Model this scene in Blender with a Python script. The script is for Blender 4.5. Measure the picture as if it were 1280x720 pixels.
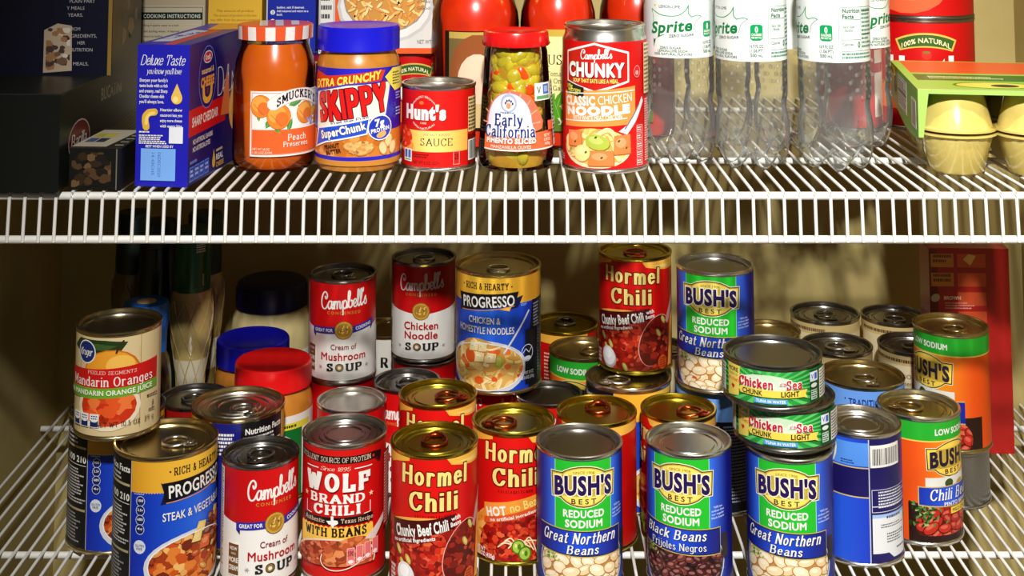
import bpy, math, random
from mathutils import Vector, Matrix
from mathutils.geometry import tessellate_polygon

# ------------------------------------------------------------------ scene, camera, light
for o in list(bpy.data.objects):
    bpy.data.objects.remove(o)
S = bpy.context.scene
COL = S.collection
PI = math.pi
S.view_settings.view_transform = 'Standard'
S.view_settings.look = 'None'
S.view_settings.gamma = 1.0
S.view_settings.use_curve_mapping = False
S.view_settings.exposure = 0.0
try:
    S.cycles.use_denoising = True
    S.cycles.max_bounces = 10
    S.cycles.transparent_max_bounces = 24
    S.cycles.sample_clamp_indirect = 4.0
    S.cycles.caustics_refractive = False
    S.cycles.caustics_reflective = False
except Exception:
    pass

F = 1700.0            # focal length in photo pixels
YH = -140.0           # row of the horizon
PITCH = math.radians(5.0)
CZ = 1.5              # camera height
YPP = YH - F * math.tan(PITCH)
cam_d = bpy.data.cameras.new('camera')
cam = bpy.data.objects.new('camera', cam_d)
COL.objects.link(cam)
cam.location = (0, 0, CZ)
cam.rotation_euler = (PI / 2 + PITCH, 0, 0)
cam_d.sensor_fit = 'HORIZONTAL'
cam_d.sensor_width = 36.0
cam_d.lens = F * 36.0 / 1280.0
cam_d.shift_y = (YPP - 360.0) / 1280.0
cam_d.clip_start = 0.02
S.camera = cam

def ray(px, py):
    X = (px - 640.0) / F
    Y = -(py - YPP) / F
    c, s = math.cos(PITCH), math.sin(PITCH)
    return Vector((X, c - Y * s, s + Y * c))

def at(px, py, h):
    """point h metres below the camera seen at a pixel, and metres per pixel there"""
    d = ray(px, py)
    t = -h / d.z
    return d.x * t, d.y * t, t / F

world = bpy.data.worlds.new('world')
S.world = world
world.use_nodes = True
wn = world.node_tree.nodes
wn['Background'].inputs[0].default_value = (1.0, 0.92, 0.80, 1)
wn['Background'].inputs[1].default_value = 0.085

def lamp(name, kind, loc, target, energy, color, **kw):
    d = bpy.data.lights.new(name, kind)
    d.energy = energy
    d.color = color
    for k, v in kw.items():
        setattr(d, k, v)
    o = bpy.data.objects.new(name, d)
    COL.objects.link(o)
    o.location = loc
    o.rotation_euler = (Vector(target) - Vector(loc)).to_track_quat('-Z', 'Y').to_euler()
    return o

lamp('key_lamp', 'SPOT', (0.04, -0.40, CZ + 0.88), (0.17, 1.25, 1.04), 238, (1.0, 0.97, 0.92),
     spot_size=math.radians(44), spot_blend=0.9, shadow_soft_size=0.045)
lamp('ceiling_lamp', 'SPOT', (0.50, 0.50, CZ + 0.98), (0.40, 1.5, 1.0), 58, (1.0, 0.95, 0.84), spot_size=math.radians(48), spot_blend=1.0, shadow_soft_size=0.03)

# ------------------------------------------------------------------ colours and materials
def lin(c):
    return tuple(((x / 255.0) / 12.92 if x <= 10 else (((x / 255.0) + 0.055) / 1.055) ** 2.4) for x in c)

MATS = {}
def mat(name, rgb, rough=0.5, metal=0.0, **kw):
    if name in MATS:
        return MATS[name]
    m = bpy.data.materials.new(name)
    m.use_nodes = True
    b = m.node_tree.nodes['Principled BSDF']
    b.inputs['Base Color'].default_value = (*lin(rgb), 1)
    b.inputs['Roughness'].default_value = rough
    b.inputs['Metallic'].default_value = metal
    for k, v in kw.items():
        b.inputs[k.replace('_', ' ')].default_value = v
    MATS[name] = m
    return m

def noisy(name, rgb1, rgb2, scale, rough=0.5, metal=0.0, bump=0.0, **kw):
    if name in MATS:
        return MATS[name]
    m = mat(name, rgb1, rough, metal, **kw)
    nt = m.node_tree
    tc = nt.nodes.new('ShaderNodeTexCoord')
    nz = nt.nodes.new('ShaderNodeTexNoise')
    nz.inputs['Scale'].default_value = scale
    nz.inputs['Detail'].default_value = 5
    nt.links.new(tc.outputs['Object'], nz.inputs['Vector'])
    cr = nt.nodes.new('ShaderNodeValToRGB')
    cr.color_ramp.elements[0].position = 0.35
    cr.color_ramp.elements[1].position = 0.65
    cr.color_ramp.elements[0].color = (*lin(rgb1), 1)
    cr.color_ramp.elements[1].color = (*lin(rgb2), 1)
    nt.links.new(nz.outputs['Fac'], cr.inputs['Fac'])
    b = nt.nodes['Principled BSDF']
    nt.links.new(cr.outputs['Color'], b.inputs['Base Color'])
    if bump:
        bp = nt.nodes.new('ShaderNodeBump')
        bp.inputs['Strength'].default_value = bump
        bp.inputs['Distance'].default_value = 0.002
        nt.links.new(nz.outputs['Fac'], bp.inputs['Height'])
        nt.links.new(bp.outputs['Normal'], b.inputs['Normal'])
    return m

def printed(name='printed_paper', rough=0.38, spec=0.4):
    if name in MATS:
        return MATS[name]
    m = mat(name, (200, 200, 200), rough)
    nt = m.node_tree
    a = nt.nodes.new('ShaderNodeAttribute')
    a.attribute_name = 'Col'
    b = nt.nodes['Principled BSDF']
    b.inputs['Specular IOR Level'].default_value = spec
    nt.links.new(a.outputs['Color'], b.inputs['Base Color'])
    return m

def thin_glass(name, tint=(255, 255, 255), f0=0.05, body=0.0, body_rgb=(220, 230, 225), rough=0.02, ior=1.45):
    """clear thin wall: lets light straight through, mirrors at grazing angles"""
    if name in MATS:
        return MATS[name]
    m = bpy.data.materials.new(name)
    m.use_nodes = True
    nt = m.node_tree
    nt.nodes.clear()
    out = nt.nodes.new('ShaderNodeOutputMaterial')
    tr = nt.nodes.new('ShaderNodeBsdfTransparent')
    tr.inputs[0].default_value = (*lin(tint), 1)
    gl = nt.nodes.new('ShaderNodeBsdfGlossy')
    gl.inputs['Roughness'].default_value = rough
    lw = nt.nodes.new('ShaderNodeFresnel')
    lw.inputs['IOR'].default_value = ior
    mx = nt.nodes.new('ShaderNodeMixShader')
    nt.links.new(lw.outputs[0], mx.inputs[0])
    nt.links.new(tr.outputs[0], mx.inputs[1])
    nt.links.new(gl.outputs[0], mx.inputs[2])
    last = mx
    if body > 0:
        df = nt.nodes.new('ShaderNodeBsdfDiffuse')
        df.inputs[0].default_value = (*lin(body_rgb), 1)
        m2 = nt.nodes.new('ShaderNodeMixShader')
        m2.inputs[0].default_value = body
        nt.links.new(mx.outputs[0], m2.inputs[1])
        nt.links.new(df.outputs[0], m2.inputs[2])
        last = m2
    nt.links.new(last.outputs[0], out.inputs['Surface'])
    MATS[name] = m
    return m

TIN = lambda: mat('tin_plate', (222, 218, 208), 0.27, 1.0)
GOLD = lambda: mat('gold_lacquered_tin', (196, 176, 62), 0.27, 1.0)
DARK = lambda: mat('shaded_tin', (156, 154, 150), 0.27, 1.0)  # tin darkened: the dim surroundings the lids mirror are put into its colour
BRASS = lambda: mat('pale_gold_tin', (206, 188, 140), 0.27, 1.0)
COPPER = lambda: mat('copper_lacquer', (190, 80, 40), 0.25, 1.0)

# ------------------------------------------------------------------ object helpers
def tag(o, label=None, cat=None, group=None, kind=None):
    if label: o['label'] = label
    if cat: o['category'] = cat
    if group: o['group'] = group
    if kind: o['kind'] = kind
    return o

def thing(name, label, cat, loc, rotz=0.0, group=None):
    o = bpy.data.objects.new(name, None)
    o.empty_display_size = 0.02
    COL.objects.link(o)
    o.location = loc
    o.rotation_euler = (0, 0, rotz)
    return tag(o, label, cat, group)

def obj(name, verts, faces, m, parent=None, smooth=35, loc=None, rot=None):
    me = bpy.data.meshes.new(name)
    me.from_pydata(verts, [], faces)
    me.validate()
    me.materials.append(m)
    if smooth:
        me.shade_smooth()
        me.set_sharp_from_angle(angle=math.radians(smooth))
    o = bpy.data.objects.new(name, me)
    COL.objects.link(o)
    if parent: o.parent = parent
    if loc: o.location = loc
    if rot: o.rotation_euler = rot
    return o

class Mesh:
    def __init__(s):
        s.v, s.f = [], []
    def add(s, v, f):
        n = len(s.v)
        s.v += [tuple(x) for x in v]
        s.f += [tuple(i + n for i in q) for q in f]
        return s
    def box(s, lo, hi):
        (a, b, c), (d, e, g) = lo, hi
        v = [(a, b, c), (d, b, c), (d, e, c), (a, e, c), (a, b, g), (d, b, g), (d, e, g), (a, e, g)]
        return s.add(v, [(0, 3, 2, 1), (4, 5, 6, 7), (0, 1, 5, 4), (1, 2, 6, 5), (2, 3, 7, 6), (3, 0, 4, 7)])
    def tube(s, path, r, seg=8, closed=False, flat=1.0):
        P = [Vector(p) for p in path]
        n = len(P)
        v, f = [], []
        for i, p in enumerate(P):
            a = P[i - 1] if (i or closed) else p
            b = P[(i + 1) % n] if (i < n - 1 or closed) else p
            t = (b - a).normalized()
            up = Vector((0, 0, 1)) if abs(t.z) < 0.9 else Vector((0, 1, 0))
            x = t.cross(up).normalized()
            y = x.cross(t).normalized()
            for k in range(seg):
                an = 2 * PI * k / seg
                v.append(p + x * (r * math.cos(an)) + y * (r * flat * math.sin(an)))
        m = n if closed else n - 1
        for i in range(m):
            for k in range(seg):
                a, b = i * seg + k, i * seg + (k + 1) % seg
                c, d = ((i + 1) % n) * seg + (k + 1) % seg, ((i + 1) % n) * seg + k
                f.append((a, b, c, d))
        if not closed:
            f.append(tuple(range(seg))[::-1])
            f.append(tuple((n - 1) * seg + k for k in range(seg)))
        return s.add(v, f)
    def lathe(s, prof, seg=56, rf=None):
        v, f, rows = [], [], []
        for r, z in prof:
            if r <= 1e-6:
                rows.append([len(v)])
                v.append((0, 0, z))
            else:
                row = []
                for k in range(seg):
                    a = 2 * PI * k / seg
                    q = rf(r, z, a) if rf else r
                    row.append(len(v))
                    v.append((q * math.sin(a), -q * math.cos(a), z))
                rows.append(row)
        for A, B in zip(rows, rows[1:]):
            for k in range(seg):
                k2 = (k + 1) % seg
                if len(A) == 1 and len(B) == 1: continue
                if len(A) == 1: f.append((A[0], B[k2], B[k]))
                elif len(B) == 1: f.append((A[k], A[k2], B[0]))
                else: f.append((A[k], A[k2], B[k2], B[k]))
        return s.add(v, f)
    def blob(s, c, r, n=10, m=6, rot=None):
        v, f = [], []
        R = rot or Matrix.Identity(3)
        for j in range(1, m):
            t = PI * j / m
            for k in range(n):
                a = 2 * PI * k / n
                p = Vector((r[0] * math.sin(t) * math.cos(a), r[1] * math.sin(t) * math.sin(a), r[2] * math.cos(t)))
                v.append(Vector(c) + R @ p)
        v.append(Vector(c) + R @ Vector((0, 0, r[2])))
        v.append(Vector(c) + R @ Vector((0, 0, -r[2])))
        T, B = len(v) - 2, len(v) - 1
        for j in range(m - 2):
            for k in range(n):
                k2 = (k + 1) % n
                f.append((j * n + k, (j + 1) * n + k, (j + 1) * n + k2, j * n + k2))
        for k in range(n):
            k2 = (k + 1) % n
            f.append((T, k, k2))
            f.append((B, (m - 2) * n + k2, (m - 2) * n + k))
        return s.add(v, f)
    def build(s, name, m, parent=None, smooth=35, **kw):
        return obj(name, s.v, s.f, m, parent, smooth, **kw)

# ------------------------------------------------------------------ letters
SANS = {}
class Lev(list):
    lev = 0
def sans_glyph(ch, bold):
    key = (ch, round(bold, 3))
    if key in SANS: return SANS[key]
    def conv(t, off):
        cu = bpy.data.curves.new('glyph', 'FONT')
        cu.body = t
        cu.resolution_u = 3
        cu.offset = off
        o = bpy.data.objects.new('glyph', cu)
        me = o.to_mesh()
        vs = [(v.co.x, v.co.y) for v in me.vertices]
        fs = [tuple(p.vertices) for p in me.polygons]
        o.to_mesh_clear()
        bpy.data.objects.remove(o)
        bpy.data.curves.remove(cu)
        return vs, fs
    w = max(x for x, y in conv('H' + ch + 'H', 0)[0]) - SANS_HH(conv)
    if ch == ' ':
        SANS[key] = ([], w)
        return SANS[key]
    if ch in 'MWNmwAVvyKkR&':           # sharp inner corners: thicken by stacked shifted copies
        vs, fs = conv(ch, 0)
        out = []
        for lev, (dx, dy) in enumerate(((0, 0), (-1, 0), (1, 0), (0, .8), (0, -.8))):
            for q in fs:
                p = Lev((vs[i][0] + dx * bold, vs[i][1] + dy * bold) for i in q)
                p.lev = lev
                out.append(p)
            if bold < .002: break
        SANS[key] = (out, w + bold * 1.2)
        return SANS[key]
    vs, fs = conv(ch, bold)
    SANS[key] = ([[vs[i] for i in q] for q in fs], w + bold * 1.2)
    return SANS[key]
_hh = []
def SANS_HH(conv):
    if not _hh: _hh.append(max(x for x, y in conv('HH', 0)[0]))
    return _hh[0]

def hull(pts):
    pts = sorted(set(pts))
    if len(pts) < 3: return pts
    def half(ps):
        h = []
        for p in ps:
            while len(h) > 1 and (h[-1][0] - h[-2][0]) * (p[1] - h[-2][1]) - (h[-1][1] - h[-2][1]) * (p[0] - h[-2][0]) <= 0:
                h.pop()
            h.append(p)
        return h
    a, b = half(pts), half(pts[::-1])
    return a[:-1] + b[:-1]

def spline(pts, n=5, closed=False):
    out = []
    N = len(pts)
    rng = range(N if closed else N - 1)
    for i in rng:
        if closed:
            p0, p1, p2, p3 = pts[i - 1], pts[i], pts[(i + 1) % N], pts[(i + 2) % N]
        else:
            p1, p2 = pts[i], pts[i + 1]
            p0 = pts[i - 1] if i else (2 * p1[0] - p2[0], 2 * p1[1] - p2[1])
            p3 = pts[i + 2] if i + 2 < N else (2 * p2[0] - p1[0], 2 * p2[1] - p1[1])
        for k in range(n):
            t = k / n
            out.append(tuple(0.5 * (2 * p1[d] + (p2[d] - p0[d]) * t + (2 * p0[d] - 5 * p1[d] + 4 * p2[d] - p3[d]) * t * t
                                    + (3 * p1[d] - p0[d] - 3 * p2[d] + p3[d]) * t ** 3) for d in (0, 1)))
    out.append(pts[0] if closed else pts[-1])
    return out

def nibbed(path, tw, th, square=False):
    if square: nib = [(-tw / 2, -th / 2), (tw / 2, -th / 2), (tw / 2, th / 2), (-tw / 2, th / 2)]
    else: nib = [(tw / 2 * math.cos(PI * k / 4 + .39), th / 2 * math.sin(PI * k / 4 + .39)) for k in range(8)]
    return [hull([(p[0] + a, p[1] + b) for p in (p, q) for a, b in nib]) for p, q in zip(path, path[1:])]

# strokes: plain = straight run, ~ = smooth, @ = closed smooth; cap height 1, x-height .68
STROKES = {
 'A': (.8, '0,0 .4,1 .8,0|.14,.33 .66,.33'), 'B': (.58, '0,0 0,1|~0,1 .34,1 .5,.9 .5,.64 .34,.54 0,.54|~.3,.54 .5,.46 .58,.27 .5,.06 .34,0 0,0'),
 'C': (.7, '~.68,.74 .54,.97 .33,1 .1,.85 0,.5 .1,.15 .33,0 .55,.04 .7,.25|.68,1 .68,.76'), 'D': (.68, '0,0 0,1|~0,1 .35,.99 .6,.82 .68,.5 .6,.18 .35,.01 0,0'),
 'E': (.55, '.55,.8 .55,1 0,1|0,1 0,0|0,0 .56,0 .56,.2|0,.52 .38,.52'), 'F': (.55, '.55,.78 .55,1 0,1|0,1 0,0|0,.5 .38,.5'),
 'G': (.7, '~.66,.76 .52,.98 .3,1 .08,.82 0,.5 .08,.18 .3,0 .55,.03 .68,.2|.68,0 .68,.44'), 'H': (.66, '0,0 0,1|.66,0 .66,1|0,.52 .66,.52'),
 'I': (.02, '.01,0 .01,1'), 'J': (.4, '~.4,1 .4,.3 .32,.04 .14,0 0,.14'), 'K': (.66, '0,0 0,1|.62,1 0,.4|.2,.58 .66,0'), 'L': (.54, '0,1 0,0|0,0 .54,0 .54,.24'),
 'M': (.86, '0,0 0,1|0,1 .43,.2 .86,1|.86,1 .86,0'), 'N': (.68, '0,0 0,1|0,1 .68,0|.68,0 .68,1'), 'O': (.76, '@.38,1 .11,.86 0,.5 .11,.14 .38,0 .65,.14 .76,.5 .65,.86'),
 'P': (.56, '0,0 0,1|~0,1 .36,1 .55,.9 .55,.58 .36,.45 0,.45'), 'Q': (.76, '@.38,1 .11,.86 0,.5 .11,.14 .38,0 .65,.14 .76,.5 .65,.86|.45,.2 .8,-.1'),
 'R': (.62, '0,0 0,1|~0,1 .36,1 .54,.9 .54,.6 .36,.48 0,.48|.32,.48 .62,0'), 'S': (.56, '~.5,.78 .4,.97 .25,1 .06,.9 .04,.7 .2,.56 .38,.47 .55,.32 .52,.1 .32,0 .14,.03 .02,.24|.5,1 .5,.8|.02,0 .02,.22'),
 'T': (.68, '0,.78 0,1 .68,1 .68,.78|.34,1 .34,0'), 'U': (.66, '0,1 0,.3|~0,.3 .08,.07 .33,0 .58,.07 .66,.3|.66,.3 .66,1'), 'V': (.74, '0,1 .37,0 .74,1'),
 'W': (1.04, '0,1 .27,0 .52,.85 .77,0 1.04,1'), 'X': (.7, '0,0 .7,1|0,1 .7,0'), 'Y': (.7, '0,1 .35,.48|.7,1 .35,.48|.35,.48 .35,0'), 'Z': (.6, '.03,.8 .03,1 .6,1 0,0 .6,0 .6,.2'),
 'a': (.46, '~.06,.58 .22,.68 .4,.6 .42,.4|.42,.45 .42,.1|.42,.1 .5,0|~.42,.4 .16,.36 0,.2 .1,.02 .26,.02 .42,.16'), 'b': (.46, '0,1 0,0|@.24,.68 .06,.55 0,.34 .06,.1 .24,0 .42,.12 .46,.34 .42,.56'),
 'c': (.4, '~.4,.54 .28,.68 .1,.6 0,.34 .1,.07 .26,0 .42,.12'), 'd': (.46, '.46,1 .46,0|@.23,.68 .05,.56 0,.34 .05,.1 .23,0 .4,.1 .46,.34 .4,.56'),
 'e': (.44, '0,.37 .44,.37|~.44,.37 .4,.6 .23,.68 .06,.58 0,.34 .07,.08 .25,0 .43,.13'), 'f': (.32, '~.36,.9 .28,1 .15,.95 .12,.7|.12,.75 .12,0|0,.66 .3,.66'),
 'g': (.46, '@.23,.68 .05,.57 0,.36 .05,.12 .23,.03 .4,.12 .46,.36 .4,.57|~.46,.68 .46,.1 .42,-.2 .22,-.3 .03,-.2'), 'h': (.46, '0,1 0,0|~0,.42 .12,.63 .28,.68 .43,.58 .46,.4|.46,.42 .46,0'),
 'i': (.02, '.01,.68 .01,0|.01,.95 .01,.97'), 'j': (.16, '~.14,.68 .14,-.1 .08,-.28 -.04,-.28|.14,.95 .14,.97'), 'k': (.48, '0,1 0,0|.44,.68 0,.26|.14,.4 .48,0'), 'l': (.02, '.01,1 .01,0'),
 'm': (.78, '0,.68 0,0|~0,.42 .1,.63 .22,.68 .36,.58 .39,.4|.39,.42 .39,0|~.39,.42 .5,.63 .62,.68 .75,.58 .78,.4|.78,.42 .78,0'), 'n': (.46, '0,.68 0,0|~0,.42 .12,.63 .28,.68 .43,.58 .46,.4|.46,.42 .46,0'),
 'o': (.48, '@.24,.68 .06,.56 0,.34 .06,.1 .24,0 .42,.12 .48,.34 .42,.56'), 'p': (.46, '0,.68 0,-.3|@.24,.68 .06,.55 0,.34 .06,.1 .24,0 .42,.12 .46,.34 .42,.56'),
 'q': (.46, '.46,.68 .46,-.3|@.23,.68 .05,.56 0,.34 .05,.1 .23,0 .4,.1 .46,.34 .4,.56'), 'r': (.34, '0,.68 0,0|~0,.4 .1,.62 .24,.68 .35,.6'),
 's': (.38, '~.35,.55 .24,.67 .12,.67 .02,.56 .08,.42 .28,.3 .38,.17 .3,.02 .16,0 .01,.13'), 't': (.32, '.13,.92 .13,.15|~.13,.2 .16,.03 .26,0 .34,.06|0,.67 .3,.67'),
 'u': (.46, '0,.68 0,.25|~0,.28 .04,.06 .2,0 .38,.08 .46,.28|.46,.68 .46,0'), 'v': (.5, '0,.68 .25,0 .5,.68'), 'w': (.76, '0,.68 .2,0 .38,.55 .56,0 .76,.68'), 'x': (.46, '0,0 .46,.68|0,.68 .46,0'),
 'y': (.5, '0,.68 .26,0|~.5,.68 .26,0 .15,-.24 .02,-.28'), 'z': (.4, '0,.68 .4,.68 0,0 .4,0'), "'": (.06, '.03,1 .03,.78'), '.': (.06, '.03,0 .03,.02'), '-': (.3, '0,.4 .3,.4'),
 '&': (.66, '~.64,.02 .3,.5 .16,.78 .26,.98 .42,.92 .4,.72 .1,.42 .04,.16 .22,0 .46,.1 .62,.44'), ' ': (.22, ''), '!': (.06, '.03,1 .03,.3|.03,0 .03,.02'),
 '0': (.56, '@.28,1 .07,.84 0,.5 .07,.16 .28,0 .49,.16 .56,.5 .49,.84'), '1': (.2, '~.0,.8 .1,.86 .18,1|.18,1 .18,0'), '2': (.5, '~.02,.76 .1,.96 .28,1 .46,.86 .44,.62 .2,.3 0,0|0,0 .5,0'),
 '5': (.5, '.46,1 .06,1 .04,.56|~.04,.56 .24,.64 .46,.5 .48,.22 .32,0 .12,.02 0,.18'), '8': (.5, '@.25,1 .05,.85 .1,.6 .25,.53 .4,.46 .5,.25 .25,0 0,.25 .1,.46 .25,.53 .4,.6 .45,.85'),
 '9': (.5, '@.25,1 .05,.9 .02,.66 .22,.46 .44,.6 .47,.86|~.47,.8 .46,.4 .34,.1 .1,0'), '%': (.7, '.1,0 .6,1|@.14,1 .02,.78 .14,.56 .26,.78|@.56,.44 .44,.22 .56,0 .68,.22'),
}
SCRIPT = {
 'C': (.62, '~.42,.74 .46,.6 .58,.66 .62,.84 .5,1 .3,.96 .1,.7 .02,.36 .1,.08 .28,0 .48,.08 .66,.3'), 'a': (.5, '~.36,.4 .22,.47 .06,.32 .03,.1 .14,0 .3,.14 .38,.42|~.38,.45 .35,.12 .42,0 .54,.12'),
 'm': (.74, '~-.02,.2 .06,.42 .12,.42 .1,.2 .08,0|~.09,.16 .2,.4 .3,.44 .34,.34 .31,0|~.32,.16 .43,.4 .53,.44 .58,.34 .55,.08 .62,0 .76,.16'), 'p': (.5, '~-.02,.16 .08,.42 .1,.3 .02,-.38|~.07,.2 .2,.43 .34,.44 .41,.28 .34,.06 .2,-.02 .08,.08|~.34,.04 .44,.02 .52,.14'),
 'b': (.44, '~-.02,.12 .16,.5 .26,.88 .18,1 .1,.8 .05,.3 .08,.05 .2,0 .34,.1 .38,.3 .3,.42 .46,.36'), 'e': (.38, '~-.02,.18 .18,.2 .32,.34 .26,.46 .12,.42 .04,.2 .1,.02 .22,0 .4,.14'),
 'l': (.27, '~-.02,.12 .16,.5 .25,.88 .18,1 .1,.8 .05,.3 .08,.04 .16,0 .29,.14'), 's': (.32, '~-.02,.12 .12,.38 .19,.48 .2,.36 .26,.14 .18,0 .04,.04'), "'": (.12, '.12,1 .08,.8'), ' ': (.25, ''),
}

def parse(spec):
    for part in spec.split('|'):
        if not part: continue
        kind = part[0] if part[0] in '~@' else ''
        pts = [tuple(float(x) for x in p.split(',')) for p in part[len(kind):].split()]
        yield kind, pts

def stroke_text(s, tw, th, serif=0.0, track=0.12, table=STROKES):
    out, x = [], 0.0
    for ch in s:
        w, spec = table.get(ch) or STROKES.get(ch, (.3, ''))
        for kind, pts in parse(spec):
            path = spline(pts, 4, kind == '@') if kind else pts
            for h in nibbed([(x + a, b) for a, b in path], tw, th, square=(kind == '' and table is STROKES)):
                out.append(h)
            if serif and not kind:
                for (a, b), (c, d) in ((pts[0], pts[1]), (pts[-1], pts[-2])):
                    if abs(d - b) > 0.3 and abs(d - b) > abs(c - a) * 1.0 and min(abs(b), abs(b - 1), abs(b - .68), abs(b + .3)) < .01:
                        lo = -serif if not (b > .6 and ch in 'bdhklpnmriu') else -serif
                        hi = serif if not (b > .6 and ch in 'bdhklpnmriu') else tw * .4
                        zz = b + (th * .5 - .0 if b < .3 else -th * .5) - (th * .5 if b < .3 else -th * .5)
                        out.append([(x + a + lo, zz - th * .5), (x + a + hi, zz - th * .5), (x + a + hi, zz + th * .5), (x + a + lo, zz + th * .5)])
        x += w + tw + track + (serif * .7 if serif and ch != ' ' else 0)
    return out

def sans_text(s, bold, track=0.0):
    out, x = [], 0.0
    for ch in s:
        polys, w = sans_glyph(ch, bold)
        for q in polys:
            p = Lev((x + a, b) for a, b in q)
            p.lev = getattr(q, 'lev', 0)
            out.append(p)
        x += w + track
    return out

def text_polys(s, font, bold=None, track=None):
    if font == 'sans': return sans_text(s, .025 if bold is None else bold, track or 0), 0.7
    if font == 'round': return stroke_text(s, (bold or .22), (bold or .22) * .8, 0, track or .12), 1.0
    if font == 'slab': return stroke_text(s, (bold or .19), (bold or .19) * .62, .2, track or .1), 1.0
    if font == 'serif': return stroke_text(s, (bold or .14), (bold or .14) * .5, .13, track or .1), 1.0
    if font == 'script': return stroke_text(s, (bold or .085), (bold or .085) * .62, 0, -(bold or .085), SCRIPT), 1.0
    if font == 'hand': return stroke_text(s, (bold or .09), (bold or .09) * .6, 0, track if track is not None else .06), 1.0

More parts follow.
